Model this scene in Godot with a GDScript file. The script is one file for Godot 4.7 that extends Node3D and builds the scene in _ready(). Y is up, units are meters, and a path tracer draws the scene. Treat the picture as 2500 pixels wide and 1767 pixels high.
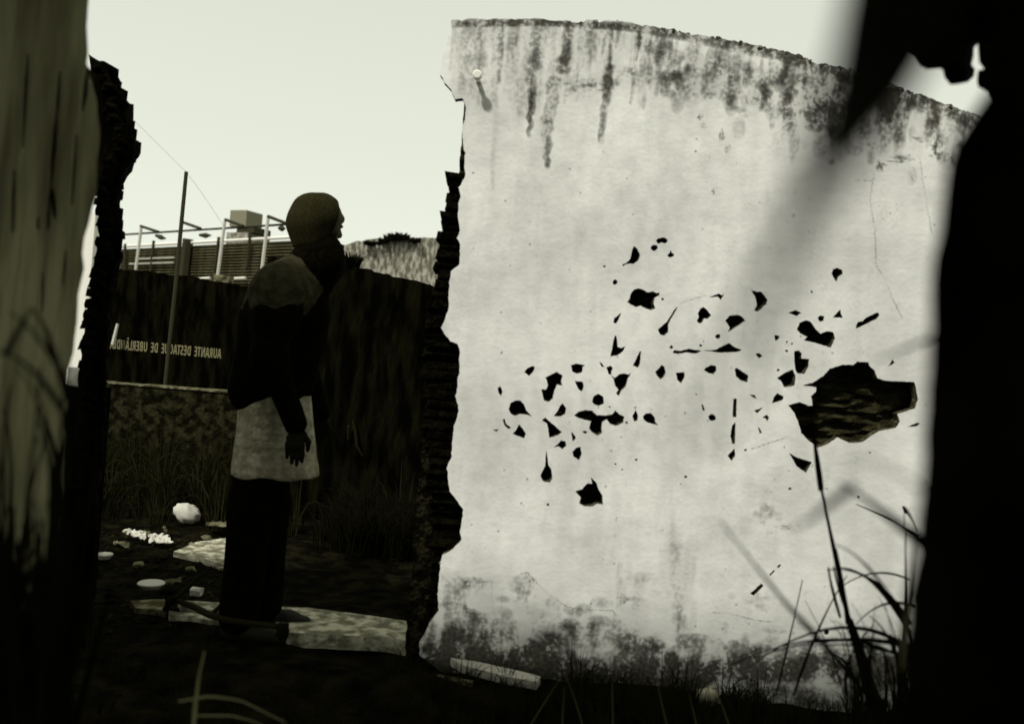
extends Node3D
# A ruined plaster wall full of shot holes, seen from inside a dark roofless room through its opening.

const F := 2081.3            # focal length of the photograph in pixels of its 2500 x 1767 frame
const EYE := 1.2             # height of the camera above the ground
const ROLL := 4.5            # the camera is held a little askew
const WALL_Z := -3.3         # front of the pale wall
var rng := RandomNumberGenerator.new()
var noise := FastNoiseLite.new()
var taken := {}
var M := {}

# ------------------------------------------------------------------ helpers

func pt(u: float, v: float, d: float) -> Vector3:
	var a := (u - 1250.0) / F
	var b := (883.5 - v) / F
	var r := deg_to_rad(ROLL)
	return Vector3((a * cos(r) - b * sin(r)) * d, EYE + (a * sin(r) + b * cos(r)) * d, -d)

func pv(u: float, v: float, d: float) -> Vector3:      # the same, read off an enlargement 2296 wide
	return pt(u * 1.08885, v * 1.08885, d)

func ground_at(u: float, v: float, y := 0.0) -> Vector3:
	var q := pt(u, v, 1.0)
	return pt(u, v, (y - EYE) / (q.y - EYE))

func crop(list: Array, u0: float, v0: float, k: float, d: float) -> PackedVector2Array:
	var out := PackedVector2Array()
	for i in range(0, list.size(), 2):
		var p := pt(u0 + list[i] / k, v0 + list[i + 1] / k, d)
		out.append(Vector2(p.x, p.y))
	return out

func numbered(called: String) -> String:
	if not taken.has(called):
		taken[called] = 0
		return called
	taken[called] += 1
	return "%s_%03d" % [called, taken[called]]

func thing(called: String, label: String, category: String, at := Vector3.ZERO, group := "") -> Node3D:
	var o := Node3D.new()
	o.name = numbered(called)
	add_child(o)
	o.position = at
	tag(o, label, category, group)
	return o

func tag(o: Node, label: String, category: String, group := "", kind := "") -> void:
	o.set_meta("label", label)
	o.set_meta("category", category)
	if group: o.set_meta("group", group)
	if kind: o.set_meta("kind", kind)

func put(called: String, mesh: Mesh, mat: Material, parent: Node3D = null) -> MeshInstance3D:
	var o := MeshInstance3D.new()
	o.mesh = mesh
	o.material_override = mat
	if parent == null:
		o.name = numbered(called)
		add_child(o)
	else:
		o.name = called
		parent.add_child(o, true)
	return o

func struct(called: String, mesh: Mesh, mat: Material) -> MeshInstance3D:
	var o := put(called, mesh, mat)
	o.set_meta("kind", "structure")
	return o

func begin() -> SurfaceTool:
	var st := SurfaceTool.new()
	st.begin(Mesh.PRIMITIVE_TRIANGLES)
	st.set_smooth_group(-1)
	return st

func done(st: SurfaceTool, smooth := false) -> ArrayMesh:
	if smooth: st.index()
	st.generate_normals()
	return st.commit()

func tri(st: SurfaceTool, a: Vector3, b: Vector3, c: Vector3, out: Vector3) -> void:   # clockwise seen from «out»
	if (b - a).cross(c - a).dot(out) > 0.0:
		var t := b
		b = c
		c = t
	for p in [a, b, c]:
		st.set_uv(Vector2(p.x, -p.y))
		st.add_vertex(p)

func quad(st: SurfaceTool, a: Vector3, b: Vector3, c: Vector3, d: Vector3, out: Vector3) -> void:
	tri(st, a, b, c, out)
	tri(st, a, c, d, out)

func ragged(poly: PackedVector2Array, step: float, amp: float) -> PackedVector2Array:   # a broken edge
	var out := PackedVector2Array()
	for i in poly.size():
		var a := poly[i]
		var b := poly[(i + 1) % poly.size()]
		var n := maxi(1, int(a.distance_to(b) / step))
		var side := (b - a).orthogonal().normalized()
		for k in n:
			var p := a.lerp(b, float(k) / n)
			out.append(p + side * rng.randf_range(-amp, amp))
	return out

func slab(st: SurfaceTool, poly: PackedVector2Array, z: float, thick: float, shift := Vector2.ZERO) -> void:   # «shift» leans the back face aside
	var tris := Geometry2D.triangulate_polygon(poly)
	var cw := 1.0 if Geometry2D.is_polygon_clockwise(poly) else -1.0
	for i in range(0, tris.size(), 3):
		var a := poly[tris[i]]
		var b := poly[tris[i + 1]]
		var c := poly[tris[i + 2]]
		tri(st, Vector3(a.x, a.y, z), Vector3(b.x, b.y, z), Vector3(c.x, c.y, z), Vector3.BACK)
		a += shift
		b += shift
		c += shift
		tri(st, Vector3(a.x, a.y, z - thick), Vector3(b.x, b.y, z - thick), Vector3(c.x, c.y, z - thick), Vector3.FORWARD)
	for i in poly.size():
		var a := poly[i]
		var b := poly[(i + 1) % poly.size()]
		var n := (b - a).orthogonal() * cw
		var a2 := a + shift
		var b2 := b + shift
		quad(st, Vector3(a.x, a.y, z), Vector3(b.x, b.y, z), Vector3(b2.x, b2.y, z - thick), Vector3(a2.x, a2.y, z - thick), -Vector3(n.x, n.y, 0))

func box(st: SurfaceTool, lo: Vector3, hi: Vector3, turn := Transform3D()) -> void:
	var c := []
	for i in 8:
		c.append(turn * Vector3(hi.x if i & 1 else lo.x, hi.y if i & 2 else lo.y, hi.z if i & 4 else lo.z))
	var mid: Vector3 = turn * ((lo + hi) / 2)
	for f in [[0, 1, 3, 2], [4, 5, 7, 6], [0, 1, 5, 4], [2, 3, 7, 6], [0, 2, 6, 4], [1, 3, 7, 5]]:
		var q: Vector3 = (c[f[0]] + c[f[2]]) / 2
		quad(st, c[f[0]], c[f[1]], c[f[2]], c[f[3]], q - mid)

func rough_brick(size: Vector3, chip: float) -> ArrayMesh:      # a worn brick: chamfered box with uneven corners
	var st := begin()
	var h := size / 2
	var c := minf(chip, minf(h.x, minf(h.y, h.z)) * 0.7)
	var ring := []
	for k in [[-1.0, c], [-1.0, 0.0], [1.0, 0.0], [1.0, c]]:
		var row := []
		var z: float = h.z * k[0] - signf(k[0]) * (0.0 if k[1] > 0 else c)
		var inn: float = k[1]
		for s in [[-1, -1], [1, -1], [1, 1], [-1, 1]]:
			row.append(Vector3(s[0] * (h.x - inn), s[1] * (h.y - inn), z) + Vector3(rng.randf_range(-c, c), rng.randf_range(-c, c), rng.randf_range(-c, c)) * 0.7)
		ring.append(row)
	for r in 3:
		for i in 4:
			var j := (i + 1) % 4
			var q: Vector3 = (ring[r][i] + ring[r + 1][j]) / 2
			quad(st, ring[r][i], ring[r][j], ring[r + 1][j], ring[r + 1][i], Vector3(q.x, q.y, 0) if r == 1 else q)
	quad(st, ring[0][0], ring[0][1], ring[0][2], ring[0][3], Vector3.FORWARD)
	quad(st, ring[3][0], ring[3][1], ring[3][2], ring[3][3], Vector3.BACK)
	return done(st)

func tube(st: SurfaceTool, path: Array, radii: Array, sides := 7) -> void:
	var rows := []
	for i in path.size():
		var t: Vector3 = (path[mini(i + 1, path.size() - 1)] - path[maxi(i - 1, 0)]).normalized()
		var s := t.cross(Vector3.UP if absf(t.y) < 0.9 else Vector3.RIGHT).normalized()
		var up := s.cross(t)
		var row := []
		for k in sides:
			var w := TAU * k / sides
			row.append(path[i] + (s * cos(w) + up * sin(w)) * radii[i])
		rows.append(row)
	for i in rows.size() - 1:
		for k in sides:
			var j := (k + 1) % sides
			var q: Vector3 = (rows[i][k] + rows[i][j]) / 2 - path[i]
			quad(st, rows[i][k], rows[i][j], rows[i + 1][j], rows[i + 1][k], q)
	for e in [0, rows.size() - 1]:
		for k in sides:
			tri(st, path[e], rows[e][k], rows[e][(k + 1) % sides], path[e] - path[1 if e == 0 else e - 1])

func bezier(a: Vector3, b: Vector3, c: Vector3, n: int) -> Array:
	var out := []
	for i in n + 1:
		var t := float(i) / n
		out.append(a.lerp(b, t).lerp(b.lerp(c, t), t))
	return out

func blade(st: SurfaceTool, path: Array, w0: float, w1: float, face := Vector3.BACK, belly := 0.35, bend := 1.0) -> void:   # a grass leaf: folded along its midrib, widest at «belly»
	var n := path.size()
	var rows := []
	for i in n:
		var t: Vector3 = (path[mini(i + 1, n - 1)] - path[maxi(i - 1, 0)]).normalized()
		var s := t.cross(face).normalized()
		var up := s.cross(t).normalized()
		var f := float(i) / (n - 1)
		var w := lerpf(w0, w1, pow(f, bend)) * (0.75 + 0.25 * sin(PI * clampf(f / (2 * belly), 0, 1))) / 2
		rows.append([path[i] - s * w, path[i] - up * w * 0.5, path[i] + s * w, path[i] - up * w * 0.25])
	for i in n - 1:
		for k in 2:
			quad(st, rows[i][k], rows[i][k + 1], rows[i + 1][k + 1], rows[i + 1][k], face)
			var k2 := (k + 1) * 1
			quad(st, rows[i][[0, 3][k]], rows[i][[3, 2][k]], rows[i + 1][[3, 2][k]], rows[i + 1][[0, 3][k]], -face)

# A smooth body: tapered capsules joined by a smooth minimum and meshed as surface nets.
func body_mesh(bones: Array, cell: float, blend: float, crease := 0.0, freq := 20.0) -> ArrayMesh:
	var lo := Vector3.ONE * 1e9
	var hi := -lo
	for b in bones:
		var r: float = maxf(b[2], b[3]) + blend + cell * 2 + crease
		lo = lo.min(b[0] - Vector3.ONE * r).min(b[1] - Vector3.ONE * r)
		hi = hi.max(b[0] + Vector3.ONE * r).max(b[1] + Vector3.ONE * r)
	var nx := int((hi.x - lo.x) / cell) + 2
	var ny := int((hi.y - lo.y) / cell) + 2
	var nz := int((hi.z - lo.z) / cell) + 2
	var f := PackedFloat32Array()
	f.resize(nx * ny * nz)
	f.fill(1.0)
	for b in bones:
		var a: Vector3 = b[0]
		var ab: Vector3 = b[1] - b[0]
		var l2 := maxf(ab.length_squared(), 1e-9)
		var r: float = maxf(b[2], b[3]) + blend + cell * 2 + crease
		var p0 := ((a.min(b[1]) - Vector3.ONE * r - lo) / cell).floor().max(Vector3.ZERO)
		var p1 := ((a.max(b[1]) + Vector3.ONE * r - lo) / cell).ceil()
		for z in range(int(p0.z), mini(int(p1.z), nz)):
			for y in range(int(p0.y), mini(int(p1.y), ny)):
				var at := (z * ny + y) * nx
				for x in range(int(p0.x), mini(int(p1.x), nx)):
					var p := lo + Vector3(x, y, z) * cell
					var t := clampf((p - a).dot(ab) / l2, 0.0, 1.0)
					var dist: float = p.distance_to(a + ab * t) - lerpf(b[2], b[3], t)
					var o := f[at + x]
					var h := maxf(blend - absf(o - dist), 0.0) / blend
					f[at + x] = minf(o, dist) - h * h * blend * 0.25
	if crease > 0.0:
		for z in nz:
			for y in ny:
				for x in nx:
					var i := (z * ny + y) * nx + x
					if absf(f[i]) < crease * 3:
						f[i] += crease * noise.get_noise_3d(x * cell * freq, y * cell * freq * 0.3, z * cell * freq)
	var ids := {}
	var verts := PackedVector3Array()
	var st := SurfaceTool.new()
	st.begin(Mesh.PRIMITIVE_TRIANGLES)
	st.set_smooth_group(0)
	var step := [0, 1, nx, nx + 1, nx * ny, nx * ny + 1, nx * ny + nx, nx * ny + nx + 1]
	for z in nz - 1:
		for y in ny - 1:
			for x in nx - 1:
				var i := (z * ny + y) * nx + x
				var inside := 0
				for k in 8:
					if f[i + step[k]] < 0.0: inside += 1
				if inside == 0 or inside == 8: continue
				var sum := Vector3.ZERO
				var n := 0
				for e in [[0, 1], [2, 3], [4, 5], [6, 7], [0, 2], [1, 3], [4, 6], [5, 7], [0, 4], [1, 5], [2, 6], [3, 7]]:
					var va := f[i + step[e[0]]]
					var vb := f[i + step[e[1]]]
					if (va < 0.0) != (vb < 0.0):
						var t := va / (va - vb)
						sum += Vector3(e[0] & 1, (e[0] >> 1) & 1, e[0] >> 2).lerp(Vector3(e[1] & 1, (e[1] >> 1) & 1, e[1] >> 2), t)
						n += 1
				ids[i] = verts.size()
				verts.append(lo + (Vector3(x, y, z) + sum / n) * cell)
	var sx := 1
	var sy := nx
	var sz := nx * ny
	for i in ids:
		for axis in 3:
			var d: int = [sx, sy, sz][axis]
			var a: int = [sy, sz, sx][axis]
			var b: int = [sz, sx, sy][axis]
			if (f[i] < 0.0) == (f[i + d] < 0.0): continue
			if not (ids.has(i - a) and ids.has(i - b) and ids.has(i - a - b)): continue
			var q := [ids[i], ids[i - a], ids[i - a - b], ids[i - b]]
			if f[i] < 0.0: q.reverse()
			for k in [0, 1, 2, 0, 2, 3]:
				var p := verts[q[k]]
				st.set_uv(Vector2(p.x + p.z, -p.y))
				st.add_vertex(p)
	st.index()
	st.generate_normals()
	return st.commit()

func ball(c: Vector3, rx: float, ry: float, rz: float, rough: float, n := 9) -> ArrayMesh:     # a lumpy stone or bundle
	var st := SurfaceTool.new()
	st.begin(Mesh.PRIMITIVE_TRIANGLES)
	st.set_smooth_group(0)
	var g := []
	var off := rng.randf() * 50.0
	for i in n + 1:
		var row := []
		for j in n * 2:
			var a := PI * i / n
			var b := TAU * j / (n * 2)
			var p := Vector3(sin(a) * cos(b), cos(a), sin(a) * sin(b))
			var k := 1.0 + rough * noise.get_noise_3d(p.x * 14 + off, p.y * 14, p.z * 14 + off)
			row.append(c + Vector3(p.x * rx, p.y * ry, p.z * rz) * k)
		g.append(row)
	for i in n:
		for j in n * 2:
			var j2 := (j + 1) % (n * 2)
			var q: Vector3 = (g[i][j] + g[i + 1][j2]) / 2 - c
			if i > 0: tri(st, g[i][j], g[i][j2], g[i + 1][j], q)
			if i < n - 1: tri(st, g[i][j2], g[i + 1][j2], g[i + 1][j], q)
	st.index()
	st.generate_normals()
	return st.commit()

func sheet(path_a: Array, path_b: Array, lift: float) -> ArrayMesh:    # a crumpled scrap between two edges
	var st := begin()
	var n := 7
	var top := []
	for i in n + 1:
		var row := []
		for j in n + 1:
			var a: Vector3 = path_a[0].lerp(path_a[1], float(i) / n)
			var b: Vector3 = path_b[0].lerp(path_b[1], float(i) / n)
			row.append(a.lerp(b, float(j) / n) + Vector3(rng.randf_range(-.006, .006), lift * (0.5 + noise.get_noise_2d(i * 9.0 + a.x * 90.0, j * 9.0)), rng.randf_range(-.008, .008)))
		top.append(row)
	var down := Vector3(0, -0.004, 0)
	for i in n:
		for j in n:
			if (i in [0, n - 1] and j in [0, n - 1]) and rng.randf() < 0.7: continue
			quad(st, top[i][j], top[i + 1][j], top[i + 1][j + 1], top[i][j + 1], Vector3.UP)
			quad(st, top[i][j] + down, top[i + 1][j] + down, top[i + 1][j + 1] + down, top[i][j + 1] + down, Vector3.DOWN)
	return done(st)

# ------------------------------------------------------------------ materials

func grey(r: float, g: float, b: float) -> Color:
	return Color(r, g, b).linear_to_srgb()

func noise_map(freq: float, octaves: int, seed_: int, size := 512, normal := false) -> NoiseTexture2D:
	var n := FastNoiseLite.new()
	n.seed = seed_
	n.noise_type = FastNoiseLite.TYPE_SIMPLEX_SMOOTH
	n.frequency = freq
	n.fractal_octaves = octaves
	var t := NoiseTexture2D.new()
	t.width = size
	t.height = size
	t.seamless = true
	t.noise = n
	t.as_normal_map = normal
	return t

func stone_mat(dark: Color, light: Color, scale: float, rough := 0.95, relief := 0.6, seed_ := 1, stretch := Vector3.ONE) -> StandardMaterial3D:
	var m := StandardMaterial3D.new()
	var t := noise_map(0.012, 6, seed_)
	var g := Gradient.new()
	g.set_color(0, dark)
	g.set_color(1, light)
	g.set_offset(0, 0.3)
	g.set_offset(1, 0.72)
	t.color_ramp = g
	m.albedo_texture = t
	m.roughness = rough
	m.metallic_specular = 0.08
	m.uv1_triplanar = true
	m.uv1_world_triplanar = true
	m.uv1_scale = stretch * scale
	m.heightmap_enabled = relief > 0.0
	if relief > 0.0:
		m.heightmap_texture = M.relief
		m.heightmap_scale = relief
	return m

func plain_mat(c: Color, rough := 0.85, spec := 0.3) -> StandardMaterial3D:
	var m := StandardMaterial3D.new()
	m.albedo_color = c
	m.roughness = rough
	m.metallic_specular = spec
	return m

func leaf_mat(c: Color) -> StandardMaterial3D:
	var m := plain_mat(c, 0.8, 0.12)
	m.backlight_enabled = true
	m.backlight = c * 0.5
	return m

# ------------------------------------------------------------------ the pale wall's weathering and some shade, painted on a map of its face

const TEX := 1280
const WX0 := -0.55
const WY0 := -0.15
const WSPAN := 2.9
var mould_and_shade := PackedFloat32Array()  # mask of mould, damp and cracks, with some painted shade

func tex_at(u: float, v: float) -> Vector2:
	var p := pt(u, v, -WALL_Z)
	return Vector2((p.x - WX0) / WSPAN * TEX, (1.0 - (p.y - WY0) / WSPAN) * TEX)

func dab(c: Vector2, rx: float, ry: float, amount: float, soft := 1.0) -> void:
	for y in range(maxi(0, int(c.y - ry)), mini(TEX, int(c.y + ry) + 1)):
		for x in range(maxi(0, int(c.x - rx)), mini(TEX, int(c.x + rx) + 1)):
			var q := Vector2((x - c.x) / rx, (y - c.y) / ry).length()
			if q < 1.0:
				mould_and_shade[y * TEX + x] += amount * pow(1.0 - q * q, soft)

func smudge(u: float, v: float, rx: float, ry: float, amount: float) -> void:    # a cloud of small dabs
	for i in 22:
		dab(tex_at(u + rng.randfn(0.0, 0.6) * rx, v + rng.randfn(0.0, 0.6) * ry), maxf(1.5, rx * rng.randf_range(.1, .4)), maxf(1.5, ry * rng.randf_range(.1, .45)), amount * 0.42, 0.7)

func streak(u0: float, v0: float, u1: float, v1: float, w: float, amount: float, taper := 0.4) -> void:
	var a := tex_at(u0, v0)
	var b := tex_at(u1, v1)
	var n := int(a.distance_to(b) / 3.0) + 2
	for i in n:
		var t := float(i) / (n - 1)
		var k := lerpf(1.0, taper, t)
		var wob := noise.get_noise_2d(t * 25.0 + u0, v0) * w * 0.25
		dab(a.lerp(b, t) + Vector2(wob, 0), w / 2.0 * k * 0.85 + 1.5, 5.0, amount * 0.36, 0.6)

func crack(list: Array, amount := 0.5) -> void:
	for i in range(0, list.size() - 2, 2):
		var a := tex_at(list[i], list[i + 1])
		var b := tex_at(list[i + 2], list[i + 3])
		var n := int(a.distance_to(b)) + 1
		for k in n:
			var p := a.lerp(b, float(k) / n) + Vector2(noise.get_noise_1d(k * 3.0 + a.x) * 3.0, noise.get_noise_1d(k * 3.0 + a.y) * 2.0)
			var i0 := int(p.y) * TEX + int(p.x)
			if i0 > 0 and i0 < mould_and_shade.size() - 1:
				mould_and_shade[i0] += amount
				mould_and_shade[i0 + 1] += amount * 0.5

func plane_noise(seed_: int, freq: float, octaves: int, sx: int, sy: int) -> PackedByteArray:
	var n := FastNoiseLite.new()
	n.seed = seed_
	n.frequency = freq
	n.fractal_octaves = octaves
	var im := n.get_image(TEX / sx, TEX / sy, false, false, true)
	im.resize(TEX, TEX, Image.INTERPOLATE_CUBIC)
	im.convert(Image.FORMAT_L8)
	return im.get_data()

func weathered_plaster() -> StandardMaterial3D:
	mould_and_shade.resize(TEX * TEX)
	# black mould along the top edge, hanging down in tongues
	var top := [1100, 52, 1230, 50, 1330, 48, 1440, 55, 1560, 62, 1680, 78, 1800, 100, 1900, 118, 1990, 150, 2100, 190, 2200, 225, 2330, 270, 2450, 330]
	for i in range(0, top.size() - 2, 2):
		var n := 14
		for k in n:
			var t := float(k) / n
			var u: float = lerpf(top[i], top[i + 2], t)
			var v: float = lerpf(top[i + 1], top[i + 3], t)
			var deep := 14.0 + 16.0 * clampf((u - 1500) / 300.0, 0.0, 1.0)
			dab(tex_at(u, v + 4), 9, deep * 0.62, 0.55, 0.5)
			if rng.randf() < 0.30:
				streak(u, v + 6, u - rng.randf_range(2, 12), v + rng.randf_range(30, 110), rng.randf_range(6, 16), rng.randf_range(0.15, 0.45), 0.3)
	# grey wash between the runs
	for i in 90:
		var u := rng.randf_range(1120, 1560)
		var v := rng.randf_range(60, 250)
		dab(tex_at(u, v), rng.randf_range(8, 22), rng.randf_range(24, 70), rng.randf_range(0.02, 0.075), 0.8)
	for i in 70:
		var u := rng.randf_range(1110, 1640)
		streak(u, rng.randf_range(52, 80), u - rng.randf_range(2, 14), rng.randf_range(120, 260), rng.randf_range(5, 22), rng.randf_range(0.03, 0.16), 0.4)
	for i in 40:
		var u := rng.randf_range(1150, 2200)
		streak(u, rng.randf_range(300, 900), u - rng.randf_range(6, 22), rng.randf_range(900, 1500), rng.randf_range(14, 50), rng.randf_range(0.008, 0.022), 0.6)
	# single long runs
	streak(1318, 55, 1306, 150, 26, 0.75, 1.2)
	streak(1306, 150, 1292, 195, 34, 0.6, 0.3)
	streak(1390, 60, 1378, 175, 22, 0.95, 1.0)
	streak(1378, 140, 1368, 175, 34, 0.7, 0.6)
	streak(1355, 190, 1335, 300, 26, 0.85, 1.0)
	streak(1335, 290, 1336, 405, 28, 0.9, 0.35)
	streak(1300, 190, 1292, 330, 22, 0.75, 0.3)
	streak(1492, 60, 1490, 175, 10, 0.55, 0.7)
	streak(1488, 160, 1468, 345, 22, 0.85, 0.5)
	streak(1565, 70, 1560, 120, 12, 0.9, 0.5)
	streak(1548, 190, 1540, 250, 8, 0.5, 0.5)
	streak(1210, 230, 1202, 460, 14, 0.22, 0.5)
	streak(1226, 60, 1218, 200, 10, 0.3, 0.6)
	for q in [[1425, 208, 34, 12], [1400, 220, 20, 10], [1485, 200, 24, 18], [1458, 48, 26, 16], [1440, 62, 22, 12], [1525, 175, 22, 10]]:
		smudge(q[0], q[1], q[2], q[3], 0.62)
	# the mottled field under the coping on the right
	for i in 260:
		var u := rng.randf_range(1560, 2350)
		var base: float = 110.0 + maxf(0.0, u - 1650) * 0.23
		var v := base + absf(rng.randfn(0.0, 1.0)) * 62.0
		dab(tex_at(u, v), rng.randf_range(4, 15), rng.randf_range(6, 24), rng.randf_range(0.12, 0.42), 0.7)
	for i in 60:
		var u := rng.randf_range(1600, 2050)
		dab(tex_at(u, 180 + (u - 1600) * 0.2 + rng.randf_range(-28, 45)), rng.randf_range(6, 16), rng.randf_range(8, 20), rng.randf_range(0.2, 0.4), 0.7)
	for i in 26:  # mould, darkened further to paint in the shadow by the near leaf
		var u := rng.randf_range(1950, 2130)
		dab(tex_at(u, 225 + (u - 1950) * 0.35 + rng.randf_range(-40, 90)), rng.randf_range(10, 22), rng.randf_range(12, 30), rng.randf_range(0.2, 0.4), 0.7)
	for q in [[2205, 388, 24, 7, .9], [2290, 345, 14, 22, .7], [2240, 340, 18, 6, .6], [2300, 380, 16, 10, .5], [2130, 355, 12, 9, .6], [2150, 405, 9, 14, .6], [1710, 285, 7, 7, .8], [1718, 305, 5, 8, .6], [1763, 330, 7, 12, .7], [1777, 365, 6, 9, .6], [1742, 468, 5, 6, .9], [2110, 440, 18, 4, .4]]:
		smudge(q[0], q[1], q[2], q[3], q[4])
	# splash and damp along the foot
	for i in 420:
		var u := rng.randf_range(1040, 2300)
		var low: float = 1590.0 + (u - 1050) * 0.09 if u < 1500 else 1630.0 + (u - 1500) * 0.02
		var v := low - absf(rng.randfn(0.0, 1.0)) * (75.0 if u < 1560 else 38.0)
		dab(tex_at(u, v), rng.randf_range(5, 26), rng.randf_range(5, 20), rng.randf_range(0.1, 0.32), 0.8)
	for i in 500:
		dab(tex_at(rng.randf_range(1040, 2350), 1640 + rng.randf_range(-22, 90)), rng.randf_range(10, 26), rng.randf_range(8, 22), 0.22, 0.7)
	for i in 60:
		dab(tex_at(1130 + rng.randf_range(-60, 20), 1500 + rng.randf_range(0, 140)), rng.randf_range(6, 20), rng.randf_range(6, 16), 0.22, 0.7)
	for q in [[1278, 1448, 20, 26, .35], [1400, 1535, 40, 40, .35], [1480, 1530, 50, 30, .25], [1180, 1422, 16, 12, .3], [1140, 1425, 14, 14, .5], [1135, 1480, 5, 22, .5], [1520, 1465, 10, 12, .5], [1640, 1340, 30, 120, .10], [1660, 1480, 26, 70, .22], [1520, 1420, 14, 60, .18], [1590, 1420, 60, 24, .10], [1870, 1250, 20, 22, .35], [1850, 1470, 40, 18, .2], [1925, 1285, 16, 7, .3], [1870, 1200, 12, 8, .3]]:
		smudge(q[0], q[1], q[2], q[3], q[4])
	for i in 130:  # mould and shadow painted together at the top right
		dab(tex_at(rng.randf_range(1900, 2210), 225 + rng.randf_range(-90, 130)), rng.randf_range(7, 20), rng.randf_range(12, 40), rng.randf_range(0.08, 0.26), 0.7)
	for i in 24:  # plaster turned from the sun: its half shade painted as grey dabs
		dab(tex_at(rng.randf_range(1078, 1128), rng.randf_range(1380, 1500)), rng.randf_range(8, 18), rng.randf_range(10, 24), 0.10, 0.7)
	for i in 260:
		var u := rng.randf_range(1040, 2350)
		dab(tex_at(u, 1655 - absf(rng.randfn(0.0, 1.0)) * (60.0 if u < 1560 else 34.0)), rng.randf_range(8, 34), rng.randf_range(8, 22), rng.randf_range(0.35, 0.7), 0.7)
	# soft shade painted over the right hand third; grey dirt along the foot
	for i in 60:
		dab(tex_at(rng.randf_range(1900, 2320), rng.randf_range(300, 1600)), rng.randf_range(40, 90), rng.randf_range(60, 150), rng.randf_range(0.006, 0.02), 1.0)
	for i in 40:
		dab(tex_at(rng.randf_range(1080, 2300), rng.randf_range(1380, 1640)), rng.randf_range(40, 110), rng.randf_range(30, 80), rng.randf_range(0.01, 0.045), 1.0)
	for i in 330:
		var u := rng.randf_range(1040, 1700)
		dab(tex_at(u, 1612.0 + (u - 1050.0) * 0.10 + rng.randf_range(-34, 50)), rng.randf_range(8, 24), rng.randf_range(8, 20), rng.randf_range(0.2, 0.5), 0.7)
	streak(1672, 1330, 1660, 1570, 70, 0.10, 0.6)
	streak(1560, 1400, 1545, 1520, 30, 0.10, 0.7)
	# fine cracks and scratches
	crack([2134, 425, 2124, 490, 2136, 560, 2140, 650, 2156, 672, 2180, 730, 2205, 780], 0.42)
	crack([2246, 385, 2258, 470, 2275, 570], 0.3)
	crack([1272, 1400, 1288, 1398, 1330, 1445], 0.6)
	crack([1330, 1445, 1380, 1480, 1420, 1488, 1495, 1490, 1515, 1520], 0.5)
	crack([1200, 1420, 1202, 1470, 1204, 1500], 0.5)
	crack([1140, 1495, 1170, 1500, 1200, 1500], 0.5)
	crack([1565, 90, 1552, 150], 0.8)
	crack([1490, 100, 1488, 160], 0.6)
	crack([1740, 1495, 1790, 1500, 1850, 1515, 1900, 1520], 0.4)
	crack([1835, 1096, 1925, 1066], 0.5)
	crack([1660, 740, 1725, 720], 0.5)
	crack([1310, 760, 1318, 700, 1320, 670], 0.14)
	for i in 170:
		var c := tex_at(rng.randf_range(1120, 2300), rng.randf_range(300, 1560))
		dab(c, rng.randf_range(1.0, 2.4), rng.randf_range(1.0, 2.6), rng.randf_range(0.2, 0.7), 0.5)
	var fine := plane_noise(3, 0.10, 5, 1, 1)
	var mid := plane_noise(5, 0.02, 5, 1, 1)
	var runs := plane_noise(9, 0.03, 4, 1, 5)
	var flat := plane_noise(11, 0.05, 4, 4, 1)
	var broad := plane_noise(14, 0.0045, 3, 1, 1)
	var im := PackedByteArray()
	im.resize(TEX * TEX * 3)
	for i in TEX * TEX:
		var nf := fine[i] / 255.0 - 0.5
		var nm := mid[i] / 255.0 - 0.5
		var nr := runs[i] / 255.0 - 0.5
		var m := mould_and_shade[i]
		var soft := 1.0 - exp(-1.15 * m * maxf(0.2, 0.9 + nr * 1.6 + nm * 0.8))
		m = 0.55 * soft + 0.5 * (1.0 - exp(-2.5 * m * maxf(0.03, 0.72 + nm * 1.8 + nf * 2.2 + nr * 1.8)))
		m = clampf(m + maxf(0.0, nr + nm * 0.7 + nf * 0.4 - 0.26) * 0.35, 0.0, 0.97)
		var b := 0.79 + nm * 0.16 + nf * 0.06 + nr * 0.13 + (flat[i] / 255.0 - 0.5) * 0.06 + (broad[i] / 255.0 - 0.5) * 0.22
		var k := clampf(0.055 - nm * 0.07 - nf * 0.10, 0.02, 0.12)
		var r := lerpf(b, k, m)
		var g := lerpf(b * 0.998, k * 0.93, m)
		var l := lerpf(b * 0.945, k * 0.66, m)
		im[i * 3] = int(clampf(pow(r, 0.4545) * 255.0, 0, 255))
		im[i * 3 + 1] = int(clampf(pow(g, 0.4545) * 255.0, 0, 255))
		im[i * 3 + 2] = int(clampf(pow(l, 0.4545) * 255.0, 0, 255))
	var mat := StandardMaterial3D.new()
	mat.albedo_texture = ImageTexture.create_from_image(Image.create_from_data(TEX, TEX, false, Image.FORMAT_RGB8, im))
	mat.roughness = 0.95
	mat.metallic_specular = 0.2
	mat.uv1_scale = Vector3(1.0 / WSPAN, 1.0 / WSPAN, 1)
	mat.uv1_offset = Vector3(-WX0 / WSPAN, 1.0 + WY0 / WSPAN, 0)
	mat.heightmap_enabled = true
	var h := PackedByteArray()
	h.resize(TEX * TEX)
	for i in TEX * TEX:
		h[i] = clampi(128 + (fine[i] - 128) / 3 + (mid[i] - 128) / 2 - int(minf(mould_and_shade[i], 1.0) * 30.0), 0, 255)
	mat.heightmap_texture = ImageTexture.create_from_image(Image.create_from_data(TEX, TEX, false, Image.FORMAT_L8, h))
	mat.heightmap_scale = 0.22
	return mat

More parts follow.
